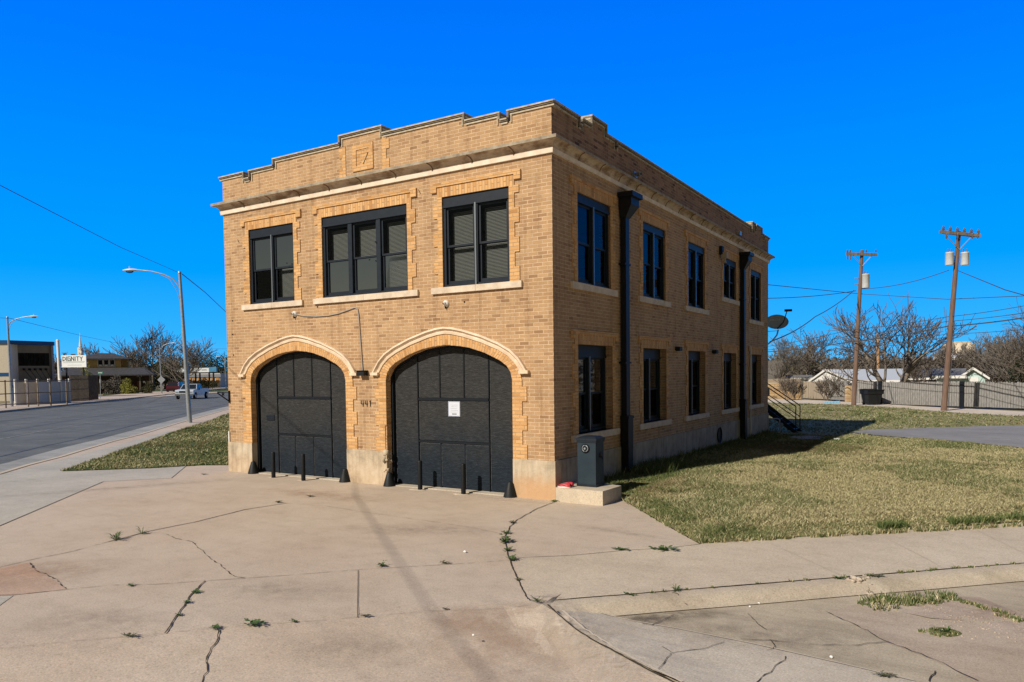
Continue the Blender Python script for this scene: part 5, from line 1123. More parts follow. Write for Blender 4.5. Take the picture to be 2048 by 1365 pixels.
# ---------------------------------------------------------------- left: rail fence along the far sidewalk
M['rust'] = noisy('brown_rail_paint', (.16, .12, .09), (.28, .22, .17), 6, .7); M['cream'] = noisy('cream_paint', (.60, .54, .44), (.52, .46, .37), 5, .8)
t = thing('rail_fence', 'brown three-rail pipe fence along the far sidewalk before the office block', 'fence', leanto(gb(70, 815)[0]))
fps = [(-60, 824), (12, 817), (57, 814.5), (77, 813), (102, 812), (134, 809.5), (143, 808.5)]; Pp = []
for k, (px, py) in enumerate(fps): p, D_ = gb(px, py, .0); Pp.append((p, D_))
hts = [(1-.0) for _ in Pp]
for k, (p, D_) in enumerate(Pp[:-1]): b = MB(); b.tube([p, p+Vector((0, 0, 2.35 if k in (3, 4) else 2.25))], .06, 8); b.build('post', M['rust'], t)
for h in (.3, 1.15, 2.15):
    b = MB(); b.tube([p+Vector((0, 0, h)) for p, _ in Pp], .045, 6); b.build('rail', M['rust'], t)
t = thing('white_fence', 'cream sheet fence with white posts behind the rails', 'fence', leanto(gb(110, 809)[0]))
wf = [gb(px, py, -.05)[0] for px, py in ((33, 812.5), (55, 811.5), (78, 810.5), (100, 809), (124, 807.5), (141, 806.5))]
b = MB()
for a, c_ in zip(wf, wf[1:]): b.add([a, c_, c_+Vector((0, 0, 2.1)), a+Vector((0, 0, 2.1))], [(0, 1, 2, 3)]); off = FY*.04; b.add([a+off, c_+off, c_+off+Vector((0, 0, 2.1)), a+off+Vector((0, 0, 2.1))], [(0, 1, 2, 3)])
b.build('sheet', M['cream'], t)
for p in wf: b = MB(); q = p-FY*.08; b.box(q.x-.07, q.x+.07, q.y-.07, q.y+.07, -.1, 2.3); b.build('post', M['white'], t)
t = thing('slat_fence', 'see-through dark slat fence between the cream fence and the street sign', 'fence', leanto(gb(170, 804)[0]))
sf = [gb(px, py, -.08)[0] for px, py in ((142, 806), (160, 804.5), (178, 803), (197, 800.5))]
b = MB(); 
for a, c_ in zip(sf, sf[1:]):
    n = int((c_-a).length/.16)
    for i in range(n): q = a.lerp(c_, i/n); b.box(q.x-.035, q.x+.035, q.y-.03, q.y+.03, 0, 2.6)
b.build('slats', M['twig'], t)
for h in (.3, 1.3, 2.3): b = MB(); b.tube([q+Vector((0, 0, h))-FY*.06 for q in sf], .035, 4); b.build('rail', M['bark'], t)
t = thing('white_pole', 'plain white pole rising behind the rail fence', 'pole', leanto(gb(122, 808)[0])); p, D_ = gb(122, 808); b = MB(); tpp = P(115.5, 682, D_); b.tube([p, tpp], [.16, .13], 12); b.build('shaft', M['white'], t); b = MB(); b.tube([tpp, tpp+Vector((0, 0, .12))], [.17, .1], 12); b.build('cap', M['white'], t)
# billboard
D = 90
t = local('billboard', 'white billboard reading DIGNITY in green letters above the dark roof', 'sign', frame_at(149.5, D), None, FA(149)-.5)
w2, zb_, zt_ = lx(174, 149.5, D)/.88, lz(735, 150, D), lz(711, 150, D)
b = MB(); b.box(-w2, w2, -.06, .06, zb_, zt_); b.build('board', mat('sign_white', (.88, .92, .95), .6), t)
for s_ in (-1, 1): b = MB(); b.box(s_*w2*.7-.07, s_*w2*.7+.07, .07, .2, -.1, zt_); b.build('post', M['frame_dark'], t)
b = MB(); h_ = .62; stroke_text(b, 'DIGNITY', Vector((-w2+.16, -.065, zb_+.80)), Vector((1, 0, 0)), Vector((0, 0, 1)), .47, .27, .17, Vector((0, -1, 0)), asp=.62); b.build('lettering', mat('teal_letters', (.0, .06, .055), .6), t)
b = MB(); b.box(-w2+.15, w2-.15, -.068, -.0605, zb_+.66, zb_+.69)
b2 = MB()
for j in range(26): x = -w2+.2+j*(2*w2-.4)/26; b2.box(x, x+.055, -.067, -.0605, zb_+.53, zb_+.59)
for j in range(17): x = -w2+.7+j*.1; b2.box(x, x+.07, -.067, -.0605, zb_+.24, zb_+.29)
b.build('underline', mat('teal_letters_2', (.0, .2, .17), .6), t); b2.build('small_print', mat('teal_grey_print', (.35, .45, .46), .6), t)
# street sign
p, D_ = gb(201, 800); t = thing('street_sign', 'green street-name blade on a thin grey post at the far corner', 'sign', leanto(p))
b = MB(); b.tube([p, P(200.5, 749, D_)], .045, 6); b.build('post', M['grey_metal'], t)
q = P(200.5, 746, D_); q = Vector((q.x, q.y, q.z)); b = MB(); v = [q+RX*sx_*.30+Vector((0, 0, sz_*.16))+FY*o_ for o_ in (-.01, .01) for sx_, sz_ in ((-1, -1), (1, -1), (1, 1), (-1, 1))]; b.add(v, [(0, 1, 2, 3), (7, 6, 5, 4), (0, 4, 5, 1), (3, 2, 6, 7), (0, 3, 7, 4), (1, 5, 6, 2)]); b.build('blade', mat('sign_green', (.0, .16, .12), .5), t)
b = MB(); stroke_text(b, 'N 5TH'.replace('5', 'S'), q+RX*-.22+Vector((0, 0, -.06))-FY*.012, RX, Vector((0, 0, 1)), .12, .3, .2, -FY) if False else b.box(0, 0, 0, 0, 0, 0); 
for k in range(4): c_ = q+RX*(-.16+k*.11)-FY*.013; b.add([c_+RX*-.03+Vector((0, 0, -.05)), c_+RX*.03+Vector((0, 0, -.05)), c_+RX*.03+Vector((0, 0, .05)), c_+RX*-.03+Vector((0, 0, .05))], [(0, 1, 2, 3)])
b.build('lettering', M['white'], t)
p2 = P(200.5, 763, D_); b = MB(); v = [p2+RX*math.cos(a)*.30*.35+Vector((0, 0, math.sin(a)*.33)) for a in [k*math.pi/4+.39 for k in range(8)]]; b.add(v, [tuple(range(8))]); b.add([q_+FY*.02 for q_ in v], [tuple(range(8))]); b.build('sign_back', M['grey_metal'], t)
# diamond sign
p, D_ = gb(324.5, 790); t = thing('diamond_sign', 'grey back of a diamond-shaped traffic sign on a post', 'sign', leanto(p)); b = MB(); b.tube([p, P(323.5, 752, D_)], .045, 6); b.build('post', M['grey_metal'], t)
q = P(323, 760, D_); b = MB(); v = [q+RX*a*.55+Vector((0, 0, c_*.55))+FY*o_ for o_ in (-.07, -.05) for a, c_ in ((0, -1), (1, 0), (0, 1), (-1, 0))]; b.add(v, [(0, 1, 2, 3), (7, 6, 5, 4), (0, 4, 5, 1), (1, 5, 6, 2), (2, 6, 7, 3), (3, 7, 4, 0)]); b.build('plate', M['grey_metal'], t)
# yellow house
D = 118
t = local('yellow_house', 'two-storey yellow house with low dark hipped roofs and a shaded porch', 'house', frame_at(215, D), None, FA(215)-.1)
X = lambda px: lx(px, 215, D); Z = lambda py, px=215: lz(py, px, D)
b = MB(); b.box(X(150), X(238), 4, 9, 1, Z(716)); b.box(X(238.2), X(252), 5.5, 9, 1, Z(716)); b.build('upper_wall', noisy('yellow_stucco', (.62, .44, .19), (.55, .38, .16), 3, .9), t)
def hip(b, x0, x1, y0, y1, z0, z1, ridge=.3, th=.18):
    xm0, xm1 = x0+(x1-x0)*ridge, x1-(x1-x0)*ridge; ym = (y0+y1)/2
    b.add([(x0, y0, z0), (x1, y0, z0), (x1, y1, z0), (x0, y1, z0), (xm0, ym, z1), (xm1, ym, z1), (x0, y0, z0-th), (x1, y0, z0-th), (x1, y1, z0-th), (x0, y1, z0-th)], [(0, 1, 5, 4), (1, 2, 5), (2, 3, 4, 5), (3, 0, 4), (6, 7, 1, 0), (7, 8, 2, 1), (8, 9, 3, 2), (9, 6, 0, 3), (9, 8, 7, 6)])
b = MB(); hip(b, X(146), X(258), 3, 10, Z(716.5), Z(704.5), .35); b.build('upper_roof', M['shingle'], t)
b = MB(); hip(b, X(110), X(312), -1.5, 9, Z(750), Z(735), .12); b.build('roof', M['shingle'], t)
b = MB(); b.box(X(118), X(300), 2.5, 8, 0, Z(751)); b.build('wall', noisy('porch_shade_wall', (.06, .04, .03), (.10, .065, .05), 5, .9), t)  # porch shade is put into the wall's dark brown colour
for k in range(3):
    x0 = X(189.5+k*12.3); b = MB(); b.box(x0, x0+.85, 3.93, 4.02, Z(733.5), Z(718.5)); fo = b.build('window', M['white'], t); b = MB(); b.box(x0+.13, x0+.72, 3.9, 3.925, Z(732), Z(720)); b.build('pane', M['frame_dark'], fo)
    b = MB(); b.box(x0+.2, x0+.66, 3.7, 3.9, Z(732.5), Z(729)); b.build('air_conditioner', M['white'], t)
for px in (127, 160, 196, 240, 282, 303): b = MB(); b.box(X(px)-.12, X(px)+.12, -1.1, -.85, -.1, Z(751)); b.build('porch_post', M['leaf_brown'], t)
b = MB(); b.box(X(272), X(281), 2.3, 2.5, .2, 1.9); b.build('door', noisy('red_brown_door', (.25, .08, .05), (.18, .06, .04), 4, .7), t)
b = MB(); b.box(X(276), X(286), -1.0, -.95, Z(754), Z(753)); b.box(X(288), X(292), -.9, -.85, 1.6, 1.85); b.build('porch_sign', M['white'], t)
# shrubs
leafy('shrub', 'yellow-green shrub showing above the slat fence', 'shrub', leanto(frame_at(175, 104)), 1.25, 3.0, 2600, .10, 3, 'leaf_yellow', cz=1.7)
for i, (px, rad, h) in enumerate(((215, 1.5, 2.5), (232, 1.5, 2.6))): leafy('hedge', ['brown leafless hedge right of the street sign', 'brown leafless hedge beside the yellow-green shrub'][i], 'hedge', leanto(frame_at(px, 108)), rad, h, 2600, .10, 11+i, 'leaf_brown', cz=1.1)
leafy('shrub', 'large yellow-green shrub in front of the yellow house porch', 'shrub', leanto(frame_at(257, 106)), 1.35, 2.3, 3600, .09, 5, 'leaf_yellow', cz=.95)
leafy('shrub', 'small green shrub at the right end of the yellow house', 'shrub', leanto(frame_at(294, 107)), .85, 1.9, 2200, .09, 6, 'leaf_olive', cz=.9)
# grass verges beyond the side road, far road kerb
mb = MB(); q = [gb(px, py, -.12)[0] for px, py in ((206, 794), (270, 794.5), (330, 791), (400, 786.5), (470, 782.5), (470, 777), (330, 779), (206, 783))]; sheet('verge', [(p.x, p.y) for p in q], flat(-.10), 0, M['lawn_green'], 30)
q = [gb(px, py, -.12)[0] for px, py in ((206, 794), (206, 797.5), (274, 797), (330, 793.5), (400, 788.2), (470, 784.3), (470, 782.5), (400, 786.5), (330, 791), (270, 794.5))]; sheet('curb', [(p.x, p.y) for p in q], flat(-.085), 0, M['walk'], 30, .05)
# steeple
t = local('church_steeple', 'slender white church steeple far beyond the yellow house', 'steeple', frame_at(163, 260), None, FACE)
b = MB(); z0, z1, z2 = lz(705, 163, 260), lz(696, 163, 260), lz(666, 163, 260); b.lathe([(.55, z1), (.25, z1+2.5), (.03, z2)], (0, 0, 0), 8, smooth=False); b.build('spire', M['white'], t); b = MB(); b.box(-.7, .7, -.7, .7, 0, z1); b.build('tower', M['white'], t)
# motel with sign canopy
D = 150
t = local('shop_building', 'low cream and orange shop with a long white fascia on posts beside the road', 'building', frame_at(400, D), None, FA(400)-.35)
X = lambda px: lx(px, 400, D); Z = lambda py, px=400: lz(py, px, D)
b = MB(); b.box(X(362), X(432), 3, 9, 0, Z(747)); b.build('wall', M['cream'], t)
b = MB()
for k in range(7): b.box(X(363+k*10), X(369.5+k*10), 2.9, 3, 1.1, 2.6)
b.build('orange_panel', noisy('orange_panel_paint', (.50, .25, .07), (.42, .2, .06), 1, .8), t)
b = MB(); b.box(X(362), X(434), 2.8, 3, Z(755), Z(749)); b.build('window_band', M['grey_metal'], t)
b = MB(); b.box(X(341), X(419.5), 0, .6, Z(745), Z(735.5)); b.build('fascia', mat('fascia_white', (.75, .80, .84), .6), t)
b = MB(); b.box(X(419.6), X(435.5), -.05, .65, Z(744.5), Z(735)); b.build('blue_fascia', noisy('blue_fascia_paint', (.05, .22, .42), (.10, .3, .5), 2, .6), t)
for px in (370, 390, 399, 419, 428): b = MB(); b.box(X(px)-.12, X(px)+.12, .1, .4, 0, Z(745)); b.build('post', M['frame_dark'], t)
b = MB(); 
for k in range(7): b.box(X(404+k*1.6), X(405+k*1.6), -.03, 0, Z(741), Z(739.8))
b.build('lettering', M['frame_dark'], t)
b = MB(); b.box(X(344), X(436), -.02, .0, Z(736.2), Z(735.4)); b.build('fascia_edge', M['blue'], t)
for i, (px, c_) in enumerate(((378, 'leaf_brown'), (392, 'leaf_dark'), (408, 'leaf_dark'), (424, 'leaf_olive'))): leafy('shrub', ['low brown shrub before the shop, nearest the street lamp', 'dark shrub before the shop, second from the street lamp', 'dark shrub before the middle of the shop front', 'dark shrub before the blue end of the shop'][i], 'shrub', leanto(frame_at(px, 138)), 1.0, 1.9, 900, .13, 30+i, c_, cz=.8)
# ---------------------------------------------------------------- cars
M['car_white'] = mat('white_car_paint', (.55, .62, .70), .3, .2, .6); M['car_red'] = mat('dark_red_car_paint', (.10, .012, .016), .3, .2, .6); M['tyre'] = mat('tyre_rubber', (.015, .015, .016), .9); M['chrome'] = mat('chrome', (.5, .52, .55), .25, .9); M['car_glass'] = mat('car_glass', (.015, .02, .028), .08, 0, .8); M['tail'] = mat('red_lens', (.35, .02, .02), .3)
def car(name, lab, cat, loc, rz, L, W, prof, cabin, paint, front=True, wheels=(.78, -.78), wr=.34):
    t = local(name, lab, cat, loc, None, rz); b = MB(); b.slab(prof, -W/2, W/2, lambda u, v, d: (u, d, v)); b.build('body', M[paint], t)
    b = MB(); v = []
    for (x, z, wy) in cabin: v += [(x, -wy, z), (x, wy, z)]
    n = len(cabin); b.add(v, [(2*i, 2*i+1, (2*i+3) % (2*n), (2*i+2) % (2*n)) for i in range(n)]+[tuple(range(0, 2*n, 2)), tuple(range(2*n-1, 0, -2))]); b.build('cabin', M['car_glass'], t)
    x1, x2 = cabin[1], cabin[2]; b = MB(); b.box(x2[0]-.02, x1[0]+.02, -x1[2]-.02, x1[2]+.02, x1[1], x1[1]+.05)
    for s_ in (-1, 1):
        for (a, c_) in ((cabin[0], cabin[1]), (cabin[2], cabin[3])): b.tube([(a[0], s_*a[2], a[1]), (c_[0], s_*c_[2], c_[1])], .045, 5)
        xm = (x1[0]+x2[0])/2; b.tube([(xm, s_*(cabin[0][2]+.01), cabin[0][1]), (xm, s_*x1[2], x1[1])], .04, 5)
    b.build('roof', M[paint], t)
    for xx in (L/2*wheels[0]-.1, L/2*wheels[1]+.1):
        for s_ in (-1, 1):
            b = MB(); b.lathe([(wr*.6, -.11), (wr, -.1), (wr, .1), (wr*.6, .11)], (xx, s_*(W/2-.08), wr), 18, 'y'); wo = b.build('wheel', M['tyre'], t); b = MB(); b.lathe([(wr*.58, -.115), (wr*.5, -.12), (wr*.5, .12), (wr*.58, .115)], (xx, s_*(W/2-.08), wr), 12, 'y'); b.build('rim', M['chrome'], wo)
    for s_ in (-1, 1): b = MB(); b.box(L/2-.03, L/2+.015, s_*W*.38-.16, s_*W*.38+.16, .72, .90); b.build('headlight', M['glass'] if front else M['tail'], t)
    b = MB(); b.box(L/2-.02, L/2+.02, -W*.27, W*.27, .70, .92); b.build('grille', M['frame_dark'], t)
    b = MB(); b.box(L/2-.02, L/2+.10, -W/2+.02, W/2-.02, .42, .62); b.build('bumper', M['chrome'] if paint == 'car_white' else M['frame_dark'], t)
    for s_ in (-1, 1): b = MB(); b.box(cabin[0][0]-.3, cabin[0][0]-.15, s_*(W/2+.1)-.08, s_*(W/2+.1)+.08, 1.0, 1.15); b.build('mirror', M['frame_dark'], t)
    return t
tp = [(2.6, .42), (2.62, .9), (2.5, 1.02), (1.2, 1.10), (-.7, 1.12), (-.72, 1.12), (-2.6, 1.10), (-2.62, .45), (-2.1, .42), (-1.95, .72), (-1.3, .72), (-1.15, .4), (1.3, .4), (1.45, .74), (2.1, .74), (2.25, .42)]
p, D_ = gb(385, 797.5, -.125); dirv = math.atan2(-.724, .69)
car('pickup_truck', 'white pickup truck driving towards the viewer on the main street', 'pickup truck', (p.x, p.y, -.125), dirv-.12, 5.2, 1.95, tp, [(1.2, 1.10, .86), (.65, 1.60, .72), (-.5, 1.62, .72), (-.75, 1.12, .86)], 'car_white')
sp2 = [(2.3, .35), (2.33, .95), (2.2, 1.02), (.0, 1.02), (-2.25, 1.0), (-2.3, .4), (-1.8, .35), (-1.65, .68), (-1.1, .68), (-.95, .35), (1.1, .35), (1.25, .68), (1.8, .68), (1.95, .35)]
p, D_ = gb(354, 785.5); car('parked_suv', 'dark red SUV parked beyond the yellow house, seen from behind', 'car', leanto(p), math.atan2(-FW.y, -FW.x)+.15, 4.6, 1.9, sp2, [(2.15, 1.02, .86), (1.85, 1.65, .74), (-.6, 1.68, .74), (-1.3, 1.02, .86)], 'car_red', False)
# ---------------------------------------------------------------- right: alley poles
def can(t, p, x, z, r=.24, h=.95, s_=1):
    b = MB(); b.lathe([(r*.95, 0), (r, .03), (r, h-.06), (r*1.05, h-.05), (r*.9, h)], (x, -.1, z), 16); cn = b.build('transformer', M['can'], t)
    b = MB(); 
    for q in (-.1, .1): b.lathe([(.04, 0), (.05, .05), (.03, .08), (.04, .13), (.015, .2)], (x+q, -.1, z+h), 8)
    b.build('bushing', M['porcelain'], cn); b = MB(); b.box(min(x, 0), max(x, 0), -.06, .0, z+h*.7, z+h*.76); b.box(min(x, 0), max(x, 0), -.06, .0, z+h*.25, z+h*.31); b.build('bracket', M['grey_metal'], t)
def upole(px, py, top, lab, r0=.19):
    p, D = gb(px, py, -.1); t = local('utility_pole', lab, 'utility pole', leanto(p), 'wooden utility poles in the alley', FACE); q = P(*top, D)-p; T_ = Vector((q.dot(RX), 0, q.z))
    b = MB(); b.tube([(0, 0, -.2), T_*.5, T_], [r0, r0*.85, r0*.68], 12); b.build('shaft', M['pole_wood'], t); return t, p, D, T_
t1, p1, D1, T1 = upole(1707, 811, (1718, 503), 'wooden utility pole with one white transformer and a level crossarm', .155)
def LX(px, py, D, p): q = P(px, py, D)-p; return q.dot(RX), q.z
xa, za = LX(1685, 511, D1, p1); xb, zb2 = LX(1746, 513, D1, p1); b = MB(); b.slab([(xa, za-.08), (xb, zb2-.08), (xb, zb2+.1), (xa, za+.1)], -.22, -.1, lambda u, v, d: (u, d, v)); b.build('crossarm', M['bark'], t1)
b = MB(); b.tube([(xa*.55+.1, -.16, za-.05), (T1.x*.93, -.12, za-.8)], .025, 5); b.tube([(xb*.8, -.16, za-.05), (T1.x*.93, -.12, za-.8)], .025, 5); b.build('brace', M['grey_metal'], t1)
for xx in (xa+.06, xa+.25, xb-.1, T1.x+.2): b = MB(); b.lathe([(.02, 0), (.06, .04), (.035, .1), (.055, .13), (.01, .2)], (xx, -.16, za+.09), 8); b.build('insulator', M['porcelain'], t1)
b = MB(); b.lathe([(.03, 0), (.06, -.06), (.03, -.14), (.05, -.2), (.015, -.3)], (xa+.08, -.16, za-.09), 8); b.lathe([(.03, 0), (.06, -.06), (.03, -.14), (.05, -.2), (.015, -.34)], (xa+.28, -.16, za-.09), 8); b.build('fuse_cutout', M['porcelain'], t1)
xc, zc = LX(1725, 578, D1, p1); can(t1, p1, xc, zc, .24, .92)
t2, p2_, D2, T2_ = upole(1887, 821, (1909, 466), 'tall leaning utility pole with two white transformers and a cluttered crossarm', .16)
xa, za = LX(1871, 468, D2, p2_); xb, zb2 = LX(1947, 475, D2, p2_); b = MB(); b.slab([(xa, za-.1), (xb, zb2-.1), (xb, zb2+.08), (xa, za+.08)], -.24, -.1, lambda u, v, d: (u, d, v)); b.slab([(xa+.1, za-.02), (xb-.1, zb2-.04), (xb-.1, zb2+.1), (xa+.1, za+.14)], .12, .24, lambda u, v, d: (u, d, v)); b.build('crossarm', M['bark'], t2)
b = MB(); b.tube([(xa*.5, -.16, za-.1), (T2_.x*.93, -.14, za-1.0)], .025, 5); b.tube([(xb-.5, -.16, zb2-.1), (T2_.x*.93, -.14, za-1.0)], .025, 5); b.build('brace', M['grey_metal'], t2)
for k in range(6): xx = xa+.1+(xb-xa-.2)*k/5; zz = za+(zb2-za)*k/5; b = MB(); b.lathe([(.03, 0), (.09, .04), (.05, .1), (.09, .14), (.05, .2), (.01, .28)], (xx, -.17, zz+.08), 8); b.build('insulator', M['porcelain'], t2)
b = MB()
for xx in (xa+.25, xa+.9, xb-.45, xb-.15): b.lathe([(.03, 0), (.07, -.06), (.04, -.14), (.06, -.22), (.02, -.34)], (xx, -.2, za-.09), 8)
b.build('fuse_cutout', M['porcelain'], t2)
for px in (1889.5, 1920): xc, zc = LX(px, 533, D2, p2_); can(t2, p2_, xc, zc, .215, .72)
b = MB(); b.tube([(T2_.x*.0+.22, -.05, 0), (T2_.x*.5+.17, -.05, T2_.z*.5)], .02, 5); b.tube([(xa+.9, -.2, za-.4), (xa+.75, -.2, za-1.2), LX(1889, 516, D2, p2_)[0:1]+(-.1,)+LX(1889, 514, D2, p2_)[1:2]], .01, 4); b.build('lead_wire', M['wire'], t2)
b = MB(); p, D3 = gb(1758, 790); D3 = 75; p = frame_at(1758, D3); b.tube([p, P(1755, 668, D3)], [.16, .13], 10); tag(b.build('utility_pole', noisy('fresh_pole_wood', (.45, .27, .14), (.38, .22, .11), 3, .8), org=leanto(p)), 'bare orange-brown pole stub standing behind the big leafless tree', 'utility pole')
A = lambda px, py: P(px, py, D1); Bp = lambda px, py: P(px, py, D2)
WG = 'overhead wires in the alley'
wire('wire from the single-transformer pole running left to the brick building, lower of the two', [P(1480, 601, 40), P(1537, 597, 42), A(1712, 582)], .022, sag=.1)
wire('wire leaving the brick building high up and crossing to the right edge', [P(1537, 570, 38), A(1718, 588), P(1895, 599, 44), P(2100, 590, 36)], .02)
wire('drooping wire between the two utility poles', [A(1720, 578), Bp(1897, 541)], .022, sag=.25)
wire('wire dropping from the two-transformer pole to the right edge', [Bp(1912, 540), P(2010, 580, 33), P(2110, 608, 26)], .022)
wire('service drop from the single-transformer pole down to the satellite dish corner', [A(1708, 581), P(1630, 634, 38), P(1540, 684, 28)], .024, sag=.12)
for i, (y0, y1, y2, y3, r_) in enumerate(((693, 660, 634, 600, .018), (700, 672, 643, 616, .018), (704, 684, 653, 626, .035), (712, 697, 668, 652, .015))): wire(['uppermost of four parallel wires crossing the big leafless tree', 'second of the four parallel wires crossing the big leafless tree', 'thickest black cable of the four crossing the big leafless tree', 'lowest and thinnest wire crossing the big leafless tree'][i], [P(1480, y0+6, 60), P(1537, y0, 58), A(1700, y1), Bp(1895, y2), P(2110, y3, 36)], r_, sag=.08)
# ---------------------------------------------------------------- right: fences
M['fence_grey'] = noisy('grey_fence_boards', (.16, .16, .155), (.34, .33, .31), 9, .9, stretch=(3, 3, .4)); M['fence_tan'] = noisy('tan_fence_boards', (.30, .25, .18), (.40, .34, .26), 9, .9, stretch=(3, 3, .4)); M['lime'] = brick('limestone_blocks', (.62, .44, .24), (.48, .32, .17), (.40, .30, .18), bw=.45, rh=.2, ms=.02, stain=False)
def plank_fence(px0, py0, px1, py1, h, mt, lab, name='wooden_fence', gap=.024, posts=4, pw=.15, postx=()):
    a, c_ = gb(px0, py0, -.12)[0], gb(px1, py1, -.12)[0]; ln = (c_-a).length; ex = (c_-a)/ln; ang = math.atan2(ex.y, ex.x); t = local(name, lab, 'fence', leanto(a), None, ang)
    b = MB(); x = 0; r = random.Random(int(px0))
    while x < ln: hh = h+r.uniform(-.05, .03); wdt = pw-gap; y = r.uniform(-.008, .008); b.slab([(x, .02), (x+wdt, .02), (x+wdt, hh-.04), (x+wdt-.02, hh), (x+.02, hh), (x, hh-.04)], y, y+.018, lambda u, v, d: (u, d, v)); x += pw
    b.build('boards', mt, t)
    b = MB(); b.box(0, ln, .022, .03, .02, h-.06); b.build('gap_shade_sheet', M['twig'], t)  # dark sheet added behind the boards, standing in for shade in the gaps
    for z in (.25, h-.35): b = MB(); b.box(0, ln, .03, .07, z, z+.08); b.build('rail', mt, t)
    for k in range(posts+1): x = ln*k/posts; b = MB(); b.box(x-.05, x+.05, .03, .13, 0, h+.02); b.build('post', mt, t)
    for fx in postx: b = MB(); b.box(ln*fx-.13, ln*fx+.13, -.09, .0, 0, h+.03); b.build('dark_post', M['frame_dark'], t)
    return t
plank_fence(1704, 806.5, 2180, 822, 1.55, M['fence_grey'], 'long grey board fence behind the alley on the right', postx=(.15, .53), posts=8)
plank_fence(1607, 797, 1663, 799.5, 1.45, M['fence_tan'], 'short weathered tan board fence between the stone wall and the brush', posts=2, pw=.16)
plank_fence(1658, 800, 1694, 801.5, 1.5, M['fence_grey'], 'dim board fence behind the leafless brush', posts=1, pw=.15)
p, D_ = gb(1570, 796.5, -.12)
t = local('stone_wall', 'rough tan limestone wall behind the black stairs with a worn wooden rail on top', 'wall', leanto(p), None, FACE-.03)
b = MB(); b.box(-6, lx(1604, 1570, D_), 0, .35, -.1, 1.28); b.build('masonry', M['lime'], t); b = MB(); b.box(-6, lx(1606, 1570, D_), .36, .42, 1.3, 1.65); b.build('top_boards', M['fence_tan'], t)
b = MB(); b.box(lx(1604.5, 1570, D_), lx(1606, 1570, D_), -.1, .3, -.1, 1.5); b.build('post', M['bark'], t)
p, D_ = gb(1698, 804, -.12); t = local('stone_pillar', 'squat tan stone pillar beside the single-transformer pole', 'pillar', leanto(p), None, FACE); b = MB()
for k in range(4): b.slab([(-.24+.01*k, -.2), (.22-.012*(k % 2), -.22), (.24, .2), (-.22, .22)], k*.3-.05, k*.3+.24)
b.build('masonry', M['lime'], t); b = MB(); b.box(-.2, .2, -.2, .2, 1.13, 1.22); b.build('cap', M['lime'], t)
# wheelie bin
p, D_ = gb(1743, 810, -.12); t = local('rubbish_bin', 'big black plastic rubbish bin by the grey board fence', 'bin', leanto(p), None, FACE+.1); k = D_/FPX
b = MB(); rg = []
for z, wx, wy in ((.06, .40, .34), (.72, .50, .44), (.74, .56, .48), (.98, .58, .50)): rg += [(-wx, -wy, z), (wx, -wy, z), (wx, wy, z), (-wx, wy, z)]
b.add(rg, [(4*i+j, 4*i+(j+1) % 4, 4*i+4+(j+1) % 4, 4*i+4+j) for i in range(3) for j in range(4)]+[(0, 1, 2, 3)]); b.build('body', M['black'], t)
b = MB(); b.box(-.62, .62, -.54, .54, .98, 1.03); b.box(-.5, .5, .2, .56, 1.03, 1.07); b.build('lid', M['black'], t)
for s_ in (-1, 1): b = MB(); b.lathe([(.13, -.05), (.13, .05)], (s_*.36, .3, .13), 12, 'x'); b.build('wheel', M['tyre'], t)
b = MB(); b.box(-.15, .12, -.455, -.43, .78, .83); b.build('sticker', M['grey_metal'], t)
b = MB(); p, D_ = gb(1775, 806.5, -.12); b.blob((p.x, p.y, .1), (.5, .4, .3), 5, .3, 10, 6); tag(b.build('black_sack', M['black'], org=leanto(p)), 'slumped black sack on the ground beside the rubbish bin', 'sack')
b = MB(); p, D_ = gb(1664, 806.5, -.12); 
for k in range(5): b.box(p.x-.5+k*.18, p.x-.3+k*.2, p.y-.1+.05*k, p.y+.15+.03*k, -.1, -.04+.015*k)
tag(b.build('blue_litter', mat('blue_plastic', (.15, .42, .62), .6), org=leanto(p)), 'flattened pale blue plastic litter beside the alley', 'litter')
